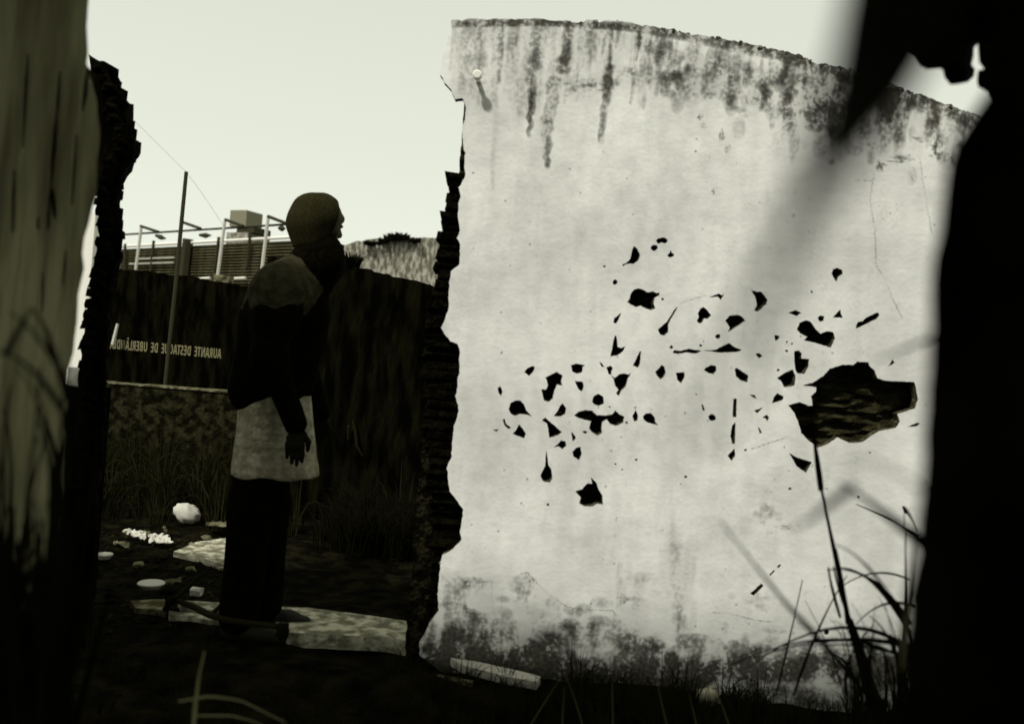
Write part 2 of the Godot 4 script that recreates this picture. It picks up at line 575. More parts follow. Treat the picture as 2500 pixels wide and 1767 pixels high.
func make_materials() -> void:
	M.relief = noise_map(0.03, 5, 77)
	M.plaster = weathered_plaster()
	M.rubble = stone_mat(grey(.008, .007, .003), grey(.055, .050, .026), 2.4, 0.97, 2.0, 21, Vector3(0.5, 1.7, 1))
	M.rim = stone_mat(grey(.02, .018, .009), grey(.14, .13, .08), 6.0, 0.97, 0.6, 51)
	M.black_brick = stone_mat(grey(.0014, .0012, .0005), grey(.0065, .0058, .0025), 3.0, 0.95, 1.5, 22)
	M.mortar = stone_mat(grey(.003, .0026, .001), grey(.02, .018, .009), 3.0, 0.97, 1.5, 23)
	M.soot = stone_mat(grey(.0008, .0007, .0003), grey(.0065, .0058, .0022), 1.2, 0.97, 1.5, 24, Vector3(1, 0.25, 1))
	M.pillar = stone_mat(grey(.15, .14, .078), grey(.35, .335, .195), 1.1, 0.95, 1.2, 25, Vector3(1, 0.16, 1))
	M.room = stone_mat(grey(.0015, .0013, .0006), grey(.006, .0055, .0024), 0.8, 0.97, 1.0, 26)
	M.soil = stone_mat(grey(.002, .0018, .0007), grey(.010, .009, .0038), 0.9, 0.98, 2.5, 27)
	M.concrete = stone_mat(grey(.16, .155, .105), grey(.52, .50, .38), 1.8, 0.93, 0.8, 28)
	M.dusty = stone_mat(grey(.05, .046, .022), grey(.20, .19, .12), 1.5, 0.95, 1.0, 29)
	M.moss = stone_mat(grey(.012, .011, .005), grey(.06, .055, .028), 8.0, 0.98, 0.6, 53)
	M.litter = plain_mat(grey(.50, .485, .42), 0.8)
	M.low_wall = stone_mat(grey(.004, .0036, .0015), grey(.026, .024, .011), 1.3, 0.95, 1.0, 52)
	M.far_wall = stone_mat(grey(.12, .115, .085), grey(.40, .385, .32), 1.5, 0.95, 0.0, 30, Vector3(1, 0.45, 1))
	M.cladding = stone_mat(grey(.05, .046, .021), grey(.13, .12, .066), 0.5, 0.8, 0.0, 31)
	M.white = plain_mat(grey(.82, .80, .72), 0.7)
	M.pale_metal = plain_mat(grey(.55, .54, .46), 0.5, 0.5)
	M.dark_metal = plain_mat(grey(.03, .027, .012), 0.7)
	M.grey_metal = plain_mat(grey(.20, .19, .13), 0.7)
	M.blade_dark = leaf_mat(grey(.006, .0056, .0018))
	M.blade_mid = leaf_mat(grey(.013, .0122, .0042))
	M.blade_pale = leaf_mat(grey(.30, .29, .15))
	M.blade_dry = leaf_mat(grey(.07, .066, .03))
	M.letters = plain_mat(grey(.20, .185, .10), 0.9)

# ------------------------------------------------------------------ build

func _ready() -> void:
	rng.seed = 20240
	noise.seed = 5
	noise.frequency = 0.12
	noise.fractal_octaves = 3
	# camera: a pinhole-like lens, soft near and far
	var cam := Camera3D.new()
	cam.name = "camera"
	cam.fov = 46.0
	cam.near = 0.05
	cam.far = 1200.0
	cam.position = Vector3(0, EYE, 0)
	cam.rotation_degrees = Vector3(0, 0, ROLL)
	var lens := CameraAttributesPhysical.new()
	lens.frustum_focal_length = 41.229
	lens.frustum_focus_distance = 5.2
	lens.frustum_near = 0.05
	lens.frustum_far = 1200.0
	lens.exposure_aperture = 2.7
	cam.attributes = lens
	add_child(cam)
	cam.fov = 46.0
	cam.current = true
	# sky
	var world := WorldEnvironment.new()
	world.name = "world"
	var env := Environment.new()
	env.background_mode = Environment.BG_SKY
	var sky := Sky.new()
	var air := ProceduralSkyMaterial.new()
	air.sky_top_color = Color(0.82, 0.83, 0.775)
	air.sky_horizon_color = Color(0.965, 0.985, 0.92)
	air.sky_curve = 0.30
	air.ground_horizon_color = Color(0.35, 0.34, 0.27)
	air.ground_bottom_color = Color(0.12, 0.11, 0.08)
	air.ground_curve = 0.05
	air.sun_angle_max = 1.0
	sky.sky_material = air
	env.sky = sky
	env.ambient_light_source = Environment.AMBIENT_SOURCE_SKY
	env.tonemap_mode = Environment.TONE_MAPPER_LINEAR
	env.tonemap_exposure = 0.98
	env.sdfgi_enabled = true
	env.ssao_enabled = true
	env.ssil_enabled = true
	world.environment = env
	add_child(world)
	# sun: high, from the left and behind the camera
	var sun := DirectionalLight3D.new()
	sun.name = "sun"
	sun.light_color = Color(1.0, 0.99, 0.955)
	sun.light_energy = 1.05
	sun.light_angular_distance = 4.0
	sun.shadow_enabled = true
	add_child(sun)
	sun.look_at_from_position(Vector3.ZERO, Vector3(5, -11, -8), Vector3.UP)
	make_materials()
	build_ground()
	build_room()
	build_pale_wall()
	build_left_masonry()
	build_back_walls()
	build_far_buildings()
	build_person()
	build_yard_litter()
	build_plants()

func build_ground() -> void:
	var st := SurfaceTool.new()
	st.begin(Mesh.PRIMITIVE_TRIANGLES)
	st.set_smooth_group(0)
	var n := 110
	var g := []
	for i in n + 1:
		var row := []
		for j in n + 1:
			var a := (float(i) / n - 0.5) * 2.0
			var b := (float(j) / n - 0.5) * 2.0
			var x := a * 4.5 + signf(a) * pow(absf(a), 9.0) * 600.0
			var z := -3.5 + b * 5.0 + signf(b) * pow(absf(b), 9.0) * 600.0
			var y := noise.get_noise_2d(x * 8.0, z * 8.0) * 0.05 + noise.get_noise_2d(x * 30.0, z * 30.0) * 0.018 - 0.02
			y += 0.065 * exp(-pow((x + 0.6) / 0.55, 2.0) - pow((z + 3.1) / 0.2, 2.0))
			row.append(Vector3(x, y, z))
		g.append(row)
	for i in n:
		for j in n:
			quad(st, g[i][j], g[i + 1][j], g[i + 1][j + 1], g[i][j + 1], Vector3.UP)
	st.index()
	st.generate_normals()
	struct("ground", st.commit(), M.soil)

func build_room() -> void:
	# unseen roof slab added over the camera, reaching further left to shade the gap
	var st := begin()
	var poly := PackedVector2Array([Vector2(-3.4, 3.4), Vector2(3.4, 3.4), Vector2(3.4, -1.25), Vector2(-1.60, -1.25), Vector2(-1.34, -2.3), Vector2(-3.4, -2.55)])
	poly = ragged(poly, 0.15, 0.03)
	var flat := PackedVector2Array()
	for p in poly: flat.append(Vector2(p.x, -p.y))
	var s2 := begin()
	slab(s2, flat, 0.0, 0.18)
	var o := struct("added_roof", done(s2), M.room)
	o.position = Vector3(0, 3.0, 0)
	o.rotation_degrees.x = -90
	st = begin()
	box(st, Vector3(3.2, -0.2, -1.1), Vector3(3.4, 3.0, 3.2))
	struct("added_side_wall", done(st), M.room)  # unseen wall, added to keep daylight off the foreground
	# plastered pillar on the left
	var left := crop([0, -20, 196, -20, 194, 60, 193, 118, 197, 140, 210, 190, 219, 260, 220, 330, 216, 400, 213, 440, 204, 465, 196, 500, 188, 533, 185, 601, 178, 660, 170, 722, 162, 790, 152, 830, 150, 900, 147, 960, 143, 1060, 138, 1250, 128, 1500, 118, 1800, -400, 1800, -400, -20], 0, 0, 0.9184, 1.75)
	st = begin()
	slab(st, ragged(left, 0.03, 0.0035), -1.75, 0.22, Vector2(-0.15, 0))
	var pil := thing("plaster_pillar", "dim plaster pillar with dark vertical cracks at left edge of opening", "pillar")
	put("plaster", done(st), M.pillar, pil)
	# gouges: thin dark slivers sunk in the face, built as proud flakes round them would be invisible at this size
	for q in [[133, 160, 126, 260, 4], [126, 250, 112, 420, 7], [112, 420, 108, 470, 3], [116, 420, 121, 490, 8], [108, 460, 106, 515, 4], [84, 485, 83, 515, 4], [60, 120, 50, 330, 3], [170, 300, 160, 460, 3], [30, 380, 26, 520, 4], [146, 560, 140, 640, 3], [96, 610, 92, 700, 3], [196, 150, 184, 250, 8]]:
		var s := begin()
		var a := pv(q[0], q[1], 1.748)
		var b := pv(q[2], q[3], 1.748)
		var side: Vector3 = (b - a).cross(Vector3.BACK).normalized() * q[4] / 1912.0 * 1.748 * 0.5
		var pp := PackedVector2Array()
		var n := 9
		for k in n:
			var t := float(k) / (n - 1)
			var p: Vector3 = a.lerp(b, t) + side * (sin(PI * t) + 0.1) * rng.randf_range(0.6, 1.1)
			pp.append(Vector2(p.x, p.y))
		for k in n:
			var t := 1.0 - float(k) / (n - 1)
			var p: Vector3 = a.lerp(b, t) - side * (sin(PI * t) + 0.1) * rng.randf_range(0.6, 1.1)
			pp.append(Vector2(p.x, p.y))
		slab(s, pp, -1.747, 0.02)
		put("crack", done(s), M.soot, pil)
	# black wall end close on the right
	var right := crop([2480, 190, 2412, 220, 2371, 280, 2328, 358, 2311, 414, 2289, 561, 2274, 700, 2258, 1000, 2241, 1294, 2216, 1454, 2197, 1617, 2188, 1900, 3600, 1900, 3600, 190], 0, 0, 1.0, 0.5)
	st = begin()
	slab(st, ragged(right, 0.012, 0.0012), -0.5, 0.14, Vector2(0.105, 0))
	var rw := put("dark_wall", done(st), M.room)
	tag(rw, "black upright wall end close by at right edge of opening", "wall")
	# ragged masonry hanging above it
	var over := crop([925, -300, 930, 0, 950, 150, 1010, 250, 1080, 300, 1140, 320, 1160, 370, 1190, 388, 1225, 365, 1250, 372, 1275, 400, 1290, 445, 1325, 478, 1365, 470, 1400, 440, 1412, 400, 1398, 370, 1412, 320, 1405, 265, 1430, 235, 1470, 232, 1490, 260, 1478, 310, 1490, 350, 1512, 385, 1485, 400, 1466, 450, 1480, 490, 1540, 515, 1560, 600, 2400, 700, 2400, -300], 1750, 0, 2.3187, 1.75)
	st = begin()
	slab(st, ragged(over, 0.02, 0.004), -1.75, 0.12, Vector2(0.08, 0.05))
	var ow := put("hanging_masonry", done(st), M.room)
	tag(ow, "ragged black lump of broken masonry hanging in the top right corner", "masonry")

func shot_holes() -> Array:
	var out := []
	var a := func(l: Array): out.append(crop(l, 1150, 550, 2.318, -WALL_Z))
	var b := func(l: Array): out.append(crop(l, 1700, 550, 2.318, -WALL_Z))
	var c := func(l: Array): out.append(crop(l, 1650, 1150, 2.6306, -WALL_Z))
	var dot := func(f: Callable, x: float, y: float, r: float):
		var l := []
		for k in 8:
			var w := TAU * k / 8.0
			var q := r * rng.randf_range(0.75, 1.15)
			l.append_array([x + cos(w) * q * 1.1, y + sin(w) * q])
		f.call(l)
	a.call([1048, 88, 1060, 72, 1085, 68, 1108, 74, 1114, 92, 1100, 102, 1078, 98, 1060, 106])
	a.call([1110, 172, 1122, 158, 1130, 140, 1138, 156, 1152, 164, 1146, 176, 1124, 182])
	a.call([922, 116, 940, 130, 958, 172, 945, 200, 920, 218, 895, 216, 872, 224, 862, 232, 857, 223, 885, 208, 902, 190, 910, 150])
	a.call([884, 434, 900, 410, 905, 385, 925, 362, 955, 356, 980, 366, 998, 378, 1030, 374, 1050, 384, 1068, 378, 1066, 396, 1040, 410, 1034, 440, 1044, 472, 1015, 480, 985, 468, 962, 455, 930, 462, 905, 448])
	a.call([806, 550, 810, 526, 828, 515, 846, 496, 849, 499, 840, 522, 832, 540, 820, 556])
	a.call([1058, 592, 1085, 565, 1110, 545, 1128, 515, 1150, 480, 1166, 460, 1170, 463, 1155, 492, 1132, 530, 1118, 560, 1116, 605, 1095, 624, 1072, 618])
	a.call([1284, 500, 1296, 474, 1316, 462, 1336, 478, 1360, 510, 1340, 528, 1318, 528, 1310, 548, 1292, 556, 1278, 540, 1290, 520])
	a.call([788, 742, 798, 700, 806, 650, 816, 622, 822, 624, 828, 660, 832, 690, 850, 694, 876, 682, 862, 712, 830, 736])
	a.call([916, 794, 938, 750, 956, 712, 962, 714, 960, 750, 955, 784, 946, 804])
	a.call([1142, 722, 1150, 706, 1190, 710, 1230, 698, 1270, 704, 1308, 710, 1270, 726, 1220, 720, 1170, 728])
	a.call([1042, 828, 1060, 812, 1080, 788, 1096, 800, 1102, 832, 1090, 862, 1072, 870, 1052, 850])
	a.call([1160, 834, 1210, 832, 1208, 862, 1190, 894, 1168, 872])
	a.call([1318, 818, 1330, 804, 1360, 790, 1386, 794, 1388, 822, 1370, 842, 1346, 836])
	a.call([300, 828, 320, 808, 350, 796, 362, 804, 350, 830, 328, 852])
	a.call([420, 862, 450, 846, 484, 830, 518, 848, 510, 880, 516, 906, 486, 900, 474, 930, 462, 980, 440, 1000, 412, 990, 404, 950, 398, 928, 425, 930, 436, 905, 430, 880])
	a.call([566, 790, 600, 782, 646, 792, 632, 802, 630, 830, 600, 840, 572, 826])
	a.call([586, 880, 632, 884, 638, 910, 628, 940, 606, 926])
	a.call([728, 768, 745, 785, 756, 802, 738, 800])
	a.call([766, 804, 790, 794, 804, 808, 794, 830, 796, 844, 780, 842])
	a.call([790, 850, 815, 862, 840, 842, 870, 838, 890, 845, 908, 832, 888, 868, 876, 910, 850, 938, 836, 964, 822, 952, 834, 930, 812, 900, 808, 870])
	a.call([150, 922, 162, 910, 174, 922, 178, 944, 170, 966, 154, 948])
	a.call([214, 1040, 222, 1008, 248, 992, 280, 990, 300, 1012, 312, 1046, 345, 1082, 310, 1070, 276, 1068, 246, 1078, 224, 1066])
	a.call([468, 1080, 490, 1050, 505, 1020, 518, 1006, 538, 1036, 534, 1066, 505, 1082])
	a.call([684, 996, 694, 968, 722, 952, 748, 970, 752, 1010, 724, 1022, 696, 1010])
	a.call([584, 1076, 606, 1056, 650, 1044, 686, 1048, 712, 1074, 768, 1076, 800, 1068, 816, 1046, 840, 1070, 868, 1082, 860, 1118, 820, 1136, 786, 1122, 770, 1098, 744, 1110, 738, 1150, 742, 1176, 716, 1190, 684, 1170, 668, 1150, 680, 1108, 640, 1100, 606, 1090])
	a.call([914, 1080, 932, 1044, 946, 1076, 944, 1104, 924, 1110])
	a.call([974, 1082, 990, 1064, 1020, 1062, 1040, 1086, 1044, 1112, 1062, 1130, 1030, 1124, 1000, 1116, 980, 1102])
	a.call([180, 1100, 190, 1092, 196, 1120, 228, 1146, 210, 1152, 188, 1132])
	a.call([120, 1156, 140, 1157, 158, 1152, 144, 1167])
	a.call([236, 1180, 258, 1152, 272, 1126, 296, 1156, 312, 1180, 300, 1206, 268, 1194])
	a.call([400, 1104, 420, 1088, 444, 1108, 480, 1140, 516, 1170, 490, 1188, 442, 1204, 438, 1160, 430, 1122])
	a.call([629, 1168, 645, 1161, 661, 1170, 648, 1179])
	a.call([568, 1172, 574, 1171, 596, 1204, 576, 1222])
	a.call([466, 1256, 492, 1238, 508, 1216, 536, 1222, 540, 1248, 516, 1266, 494, 1250])
	a.call([574, 1282, 596, 1258, 620, 1252, 626, 1294, 612, 1328, 580, 1308])
	a.call([392, 1416, 404, 1390, 420, 1360, 424, 1280, 430, 1280, 436, 1350, 456, 1386, 460, 1430, 448, 1456, 408, 1450])
	a.call([588, 1504, 630, 1492, 656, 1460, 686, 1462, 678, 1430, 684, 1428, 712, 1460, 720, 1490, 744, 1530, 748, 1578, 716, 1574, 690, 1590, 640, 1590, 612, 1572, 622, 1540])
	a.call([1304, 1012, 1314, 1014, 1324, 1048, 1312, 1048])
	a.call([1342, 1080, 1362, 1066, 1384, 1078, 1386, 1100, 1368, 1108, 1350, 1100])
	for q in [[1037, 127, 17], [756, 233, 7], [814, 322, 16], [1085, 417, 7], [1135, 688, 10], [1300, 681, 8], [882, 1117, 8], [935, 1326, 8], [1215, 1422, 7], [855, 1383, 5], [436, 1580, 7], [1275, 957, 5], [818, 1350, 5], [785, 1027, 5]]:
		dot.call(a, q[0], q[1], q[2])
	b.call([766, 274, 776, 250, 800, 240, 826, 252, 830, 276, 806, 292, 794, 320, 782, 300])
	b.call([70, 408, 130, 384, 145, 396, 160, 386, 150, 404, 138, 424, 124, 404])
	b.call([308, 366, 345, 376, 370, 376, 404, 420, 396, 448, 350, 488, 328, 484, 344, 450, 332, 400])
	b.call([164, 540, 190, 510, 236, 506, 262, 518, 278, 540, 240, 566, 180, 604, 190, 576])
	b.call([522, 494, 560, 480, 598, 494, 570, 514])
	b.call([688, 524, 704, 508, 726, 514, 720, 540, 698, 544])
	b.call([774, 522, 796, 496, 818, 476, 820, 500, 832, 524])
	b.call([902, 586, 914, 548, 945, 540, 965, 520, 1030, 492, 1040, 508, 1020, 530, 960, 560])
	b.call([570, 590, 586, 552, 620, 536, 650, 546, 680, 590, 704, 612, 740, 598, 776, 604, 786, 640, 764, 692, 720, 680, 670, 664, 608, 650, 630, 632, 590, 612])
	b.call([40, 708, 110, 704, 150, 682, 186, 666, 220, 690, 258, 704, 240, 716, 130, 720])
	b.call([444, 620, 474, 628, 462, 650, 446, 652])
	b.call([336, 728, 356, 722, 376, 740, 358, 752])
	b.call([218, 812, 234, 808, 260, 826, 296, 850, 290, 888, 250, 876, 226, 856])
	b.call([556, 712, 582, 708, 598, 724, 596, 752, 640, 756, 636, 800, 614, 840, 574, 838, 560, 812, 556, 770])
	b.call([458, 866, 500, 834, 546, 816, 564, 850, 556, 908, 500, 918, 480, 880])
	b.call([430, 1008, 440, 970, 460, 950, 496, 968, 490, 988])
	b.call([304, 958, 330, 960, 346, 984, 322, 974])
	b.call([328, 1048, 380, 1030, 360, 1050, 344, 1064])
	b.call([374, 1086, 400, 1072, 414, 1088, 404, 1108, 392, 1092])
	b.call([350, 1140, 358, 1144, 374, 1174, 360, 1178])
	b.call([212, 980, 230, 982, 228, 1086, 206, 1084])
	b.call([194, 1190, 206, 1130, 224, 1112, 220, 1236, 204, 1236])
	b.call([178, 1304, 200, 1280, 218, 1262, 222, 1300, 200, 1334])
	b.call([600, 906, 660, 890, 720, 852, 756, 812, 830, 788, 890, 790, 912, 772, 975, 774, 985, 800, 1010, 820, 1028, 866, 1080, 880, 1236, 886, 1246, 930, 1256, 980, 1240, 1036, 1140, 1066, 1154, 1110, 1130, 1146, 1030, 1166, 985, 1196, 945, 1226, 870, 1232, 800, 1200, 740, 1240, 690, 1258, 640, 1220, 596, 1176, 580, 1120, 556, 1060, 522, 1016, 590, 1000, 636, 1020, 660, 1020, 650, 966, 680, 940, 680, 916])
	b.call([1080, 800, 1096, 786, 1112, 758, 1126, 776, 1110, 788])
	b.call([528, 1290, 570, 1312, 656, 1340, 622, 1400, 570, 1364])
	b.call([1195, 1142, 1250, 1116, 1268, 1120, 1250, 1136])
	b.call([1166, 1590, 1182, 1590, 1196, 1630, 1180, 1630])
	for q in [[123, 630, 15], [515, 660, 6], [543, 670, 6], [512, 710, 7], [280, 1270, 8], [530, 1490, 8], [985, 1285, 6], [465, 818, 8], [655, 377, 7]]:
		dot.call(b, q[0], q[1], q[2])
	c.call([476, 784, 500, 766, 550, 720, 566, 736, 500, 800])
	c.call([602, 664, 630, 634, 638, 642, 610, 672])
	c.call([650, 612, 668, 596, 678, 604, 658, 624])
	for q in [[970, 1032, 17], [65, 37, 9], [1175, 166, 9]]:
		dot.call(c, q[0], q[1], q[2])
	return out

func build_pale_wall() -> void:
	var wall := thing("plaster_wall", "tall pale plaster wall pocked with dark shot holes and mouldy streaks", "wall")
	# outline
	var edge := PackedVector2Array()
	edge.append_array(crop([235, 1150, 225, 1100, 228, 1060, 230, 1010, 215, 950, 212, 830, 230, 790, 235, 700, 215, 650, 165, 655, 140, 590, 95, 540, 66, 490, 80, 400, 115, 260, 145, 190, 140, 135, 180, 125, 210, 140, 250, 120, 330, 125, 400, 130, 440, 120, 560, 125, 680, 120, 750, 125, 800, 138, 900, 132, 960, 150, 985, 155, 1040, 130, 1100, 128, 1120, 150, 1155, 130, 1200, 135, 1330, 145, 1400, 170, 1470, 175, 1600, 200, 1720, 225, 1850, 240], 1050, 0, 2.7053, -WALL_Z))
	edge.append_array(crop([0, 218, 80, 228, 230, 260, 400, 295, 500, 325, 560, 360, 640, 368, 780, 400, 900, 440, 1000, 475, 1080, 520, 1180, 545, 1300, 590, 1440, 640, 1700, 740, 2100, 900], 1750, 0, 2.3187, -WALL_Z))
	edge.append_array(crop([2656, 1900, 1075, 1640, 1058, 1625, 1024, 1600, 1024, 1570, 1052, 1514, 1071, 1490, 1068, 1458, 1073, 1395, 1077, 1372], 0, 0, 1.0, -WALL_Z))
	edge.append_array(crop([250, 1560, 270, 1500, 340, 1460, 395, 1400, 385, 1350, 410, 1200, 320, 1080, 300, 930, 330, 850, 345, 650, 382, 550, 358, 450, 380, 300, 385, 160, 370, 110, 320, 90], 980, 800, 2.7045, -WALL_Z))
	edge.append_array(crop([310, 1460, 340, 1400, 380, 1280, 372, 1200, 380, 1100, 390, 1010, 462, 960, 465, 800, 440, 750, 460, 690, 450, 600, 450, 500, 470, 400, 455, 350, 500, 270], 980, 350, 3.245, -WALL_Z))
	var outline := ragged(edge, 0.012, 0.0022)
	var holes := []
	for h: PackedVector2Array in shot_holes():
		holes.append(ragged(h, 0.006, 0.0009))
	# the render coat: cut into upright strips through the middle of each hole, so that every piece is a simple polygon
	var cuts := [-2.0]
	var boxes := []
	for h: PackedVector2Array in holes:
		var r := Rect2(h[0], Vector2.ZERO)
		for p in h: r = r.expand(p)
		boxes.append(r)
		cuts.append(r.get_center().x)
	cuts.append(4.0)
	cuts.sort()
	var st := begin()
	for i in cuts.size() - 1:
		var x0: float = cuts[i]
		var x1: float = cuts[i + 1]
		if x1 - x0 < 1e-5: continue
		var pieces: Array = Geometry2D.intersect_polygons(outline, PackedVector2Array([Vector2(x0, -1), Vector2(x1, -1), Vector2(x1, 5), Vector2(x0, 5)]))
		for k in holes.size():
			var r: Rect2 = boxes[k]
			if r.end.x < x0 or r.position.x > x1: continue
			var next := []
			for piece: PackedVector2Array in pieces:
				for q: PackedVector2Array in Geometry2D.clip_polygons(piece, holes[k]):
					if q.size() > 2: next.append(q)
			pieces = next
		for piece: PackedVector2Array in pieces:
			var tris := Geometry2D.triangulate_polygon(piece)
			for t in range(0, tris.size(), 3):
				var v := []
				for e in 3: v.append(Vector3(piece[tris[t + e]].x, piece[tris[t + e]].y, WALL_Z))
				tri(st, v[0], v[1], v[2], Vector3.BACK)
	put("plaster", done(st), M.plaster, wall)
	st = begin()
	var rims: Array = holes.duplicate()
	rims.append(outline)
	for h: PackedVector2Array in rims:
		var own := h == outline
		var mid := Vector2.ZERO
		for p in h: mid += p / h.size()
		var cw := 1.0 if Geometry2D.is_polygon_clockwise(h) else -1.0
		var depth := 0.035
		var pull := 1.0 if own else rng.randf_range(0.86, 1.0)
		for i in h.size():
			var p := h[i]
			var q := h[(i + 1) % h.size()]
			var n := (q - p).orthogonal() * cw
			if own: n = -n
			var p2 := mid + (p - mid) * pull
			var q2 := mid + (q - mid) * pull
			quad(st, Vector3(p.x, p.y, WALL_Z), Vector3(q.x, q.y, WALL_Z), Vector3(q2.x, q2.y, WALL_Z - depth), Vector3(p2.x, p2.y, WALL_Z - depth), Vector3(n.x, n.y, 0.2))
	put("broken_rims", done(st), M.rim, wall)
	# crust of moss and broken render along the top
	st = SurfaceTool.new()
	st.begin(Mesh.PRIMITIVE_TRIANGLES)
	st.set_smooth_group(-1)
	var crest := []
	for l in [[[140, 132, 180, 128, 210, 140, 250, 122, 330, 127, 400, 132, 440, 122, 560, 127, 680, 122, 750, 127, 800, 140, 900, 134, 960, 150, 1040, 134, 1100, 130, 1120, 150, 1155, 132, 1200, 137, 1330, 147, 1400, 172, 1470, 178, 1600, 203, 1720, 228, 1850, 243], 1050, 2.7053], [[80, 230, 230, 262, 400, 297, 500, 327, 560, 362, 640, 370, 780, 402, 900, 442, 1000, 477, 1080, 522, 1180, 547, 1300, 592, 1440, 642, 1700, 740], 1750, 2.3187]]:
		for p in crop(l[0], l[1], 0, l[2], -WALL_Z): crest.append(Vector3(p.x, p.y, WALL_Z - 0.02))
	var path := []
	var radii := []
	for i in crest.size() - 1:
		var n := int(crest[i].distance_to(crest[i + 1]) / 0.008) + 1
		for k in n:
			var p: Vector3 = crest[i].lerp(crest[i + 1], float(k) / n)
			var big := 0.006 + 0.008 * clampf((p.x - 0.25) / 0.25, 0.0, 1.0)
			path.append(p + Vector3(0, rng.randf_range(-.004, .003) - big * 0.3, rng.randf_range(-.004, .008)))
			radii.append(big * rng.randf_range(0.7, 1.35))
	tube(st, path, radii, 7)
	put("moss_crust", done(st), M.moss, wall)
	# rubble body behind the coat, an uneven face that shows through the holes
	st = begin()
	var nx := 190
	var ny := 170
	var g := []
	for j in ny + 1:
		var row := []
		for i in nx + 1:
			var x := -0.27 + 2.6 * i / nx
			var y := 0.0 + 2.42 * j / ny
			var roof := 2.52 - 0.055 * maxf(0.0, x - 0.5) * maxf(0.0, x - 0.5) - 0.05 * maxf(0.0, x - 0.5)
			y = minf(y, roof - 0.08)
			var z := WALL_Z - 0.095 + noise.get_noise_2d(x * 40.0, y * 190.0) * 0.05 + noise.get_noise_2d(x * 260.0, y * 420.0) * 0.008
			row.append(Vector3(x, y, z))
		g.append(row)
	for j in ny:
		for i in nx:
			quad(st, g[j][i], g[j][i + 1], g[j + 1][i + 1], g[j + 1][i], Vector3.BACK)
	var back := Vector3(0, 0, WALL_Z - 0.26)
	for i in nx:
		quad(st, g[ny][i], g[ny][i + 1], Vector3(g[ny][i + 1].x, g[ny][i + 1].y, back.z), Vector3(g[ny][i].x, g[ny][i].y, back.z), Vector3.UP)
	for j in ny:
		quad(st, g[j][0], g[j + 1][0], Vector3(g[j + 1][0].x, g[j + 1][0].y, back.z), Vector3(g[j][0].x, g[j][0].y, back.z), Vector3.LEFT)
		quad(st, Vector3(g[j][0].x, g[j][0].y, back.z), Vector3(g[j + 1][0].x, g[j + 1][0].y, back.z), Vector3(g[j + 1][nx].x, g[j + 1][nx].y, back.z), Vector3(g[j][nx].x, g[j][nx].y, back.z), Vector3.FORWARD)
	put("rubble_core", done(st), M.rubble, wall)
	# the ends of the brick courses along the broken left edge
	var stock := []
	for i in 8: stock.append(rough_brick(Vector3(0.15, rng.randf_range(.030, .043), 0.12), 0.011))
	var v := 424.0
	var rows := [[418, 1090], [470, 1082], [530, 1073], [620, 1062], [700, 1048], [800, 1030], [900, 1020], [1000, 1030], [1100, 1035], [1200, 1040], [1330, 1050], [1480, 1035], [1640, 1030]]
	while v < 1600.0:
		var left := 1060.0
		for k in rows.size() - 1:
			if v >= rows[k][0] and v < rows[k + 1][0]:
				left = lerpf(rows[k][1], rows[k + 1][1], (v - rows[k][0]) / float(rows[k + 1][0] - rows[k][0]))
		var p := pt(left + rng.randf_range(-3, 12), v, -WALL_Z)
		for k in 2:
			var b := put("brick", stock[rng.randi() % 8], M.black_brick, wall)
			b.position = Vector3(p.x + 0.075 + k * 0.152, p.y, WALL_Z - 0.10 - 0.012 * k + rng.randf_range(-0.012, 0.012))
			b.rotation = Vector3(0, rng.randf_range(-.06, .06), rng.randf_range(-.025, .025))
		v += 24.5
	st = begin()
	var jl := pt(1075, 440, -WALL_Z)
	var bed := PackedVector2Array([Vector2(jl.x + .035, jl.y), Vector2(jl.x + .02, 1.3), Vector2(jl.x - .0, 0.9), Vector2(jl.x + .0, 0.0), Vector2(jl.x + .3, 0.0), Vector2(jl.x + .3, jl.y)])
	slab(st, ragged(bed, 0.02, 0.006), WALL_Z - 0.075, 0.15)
	put("mortar", done(st), M.mortar, wall)
	# the bolt near the top left corner
	st = begin()
	var c := pt(1167, 197, -WALL_Z)
	tube(st, [c + Vector3(0, 0, -0.02), c + Vector3(0, 0, 0.055)], [0.009, 0.009], 10)
	tube(st, [c + Vector3(0, 0, 0.055), c + Vector3(0, 0, 0.059), c + Vector3(0, 0, 0.072), c + Vector3(0, 0, 0.076)], [0.014, 0.0185, 0.0185, 0.013], 14)
	put("bolt", done(st), M.white, wall)

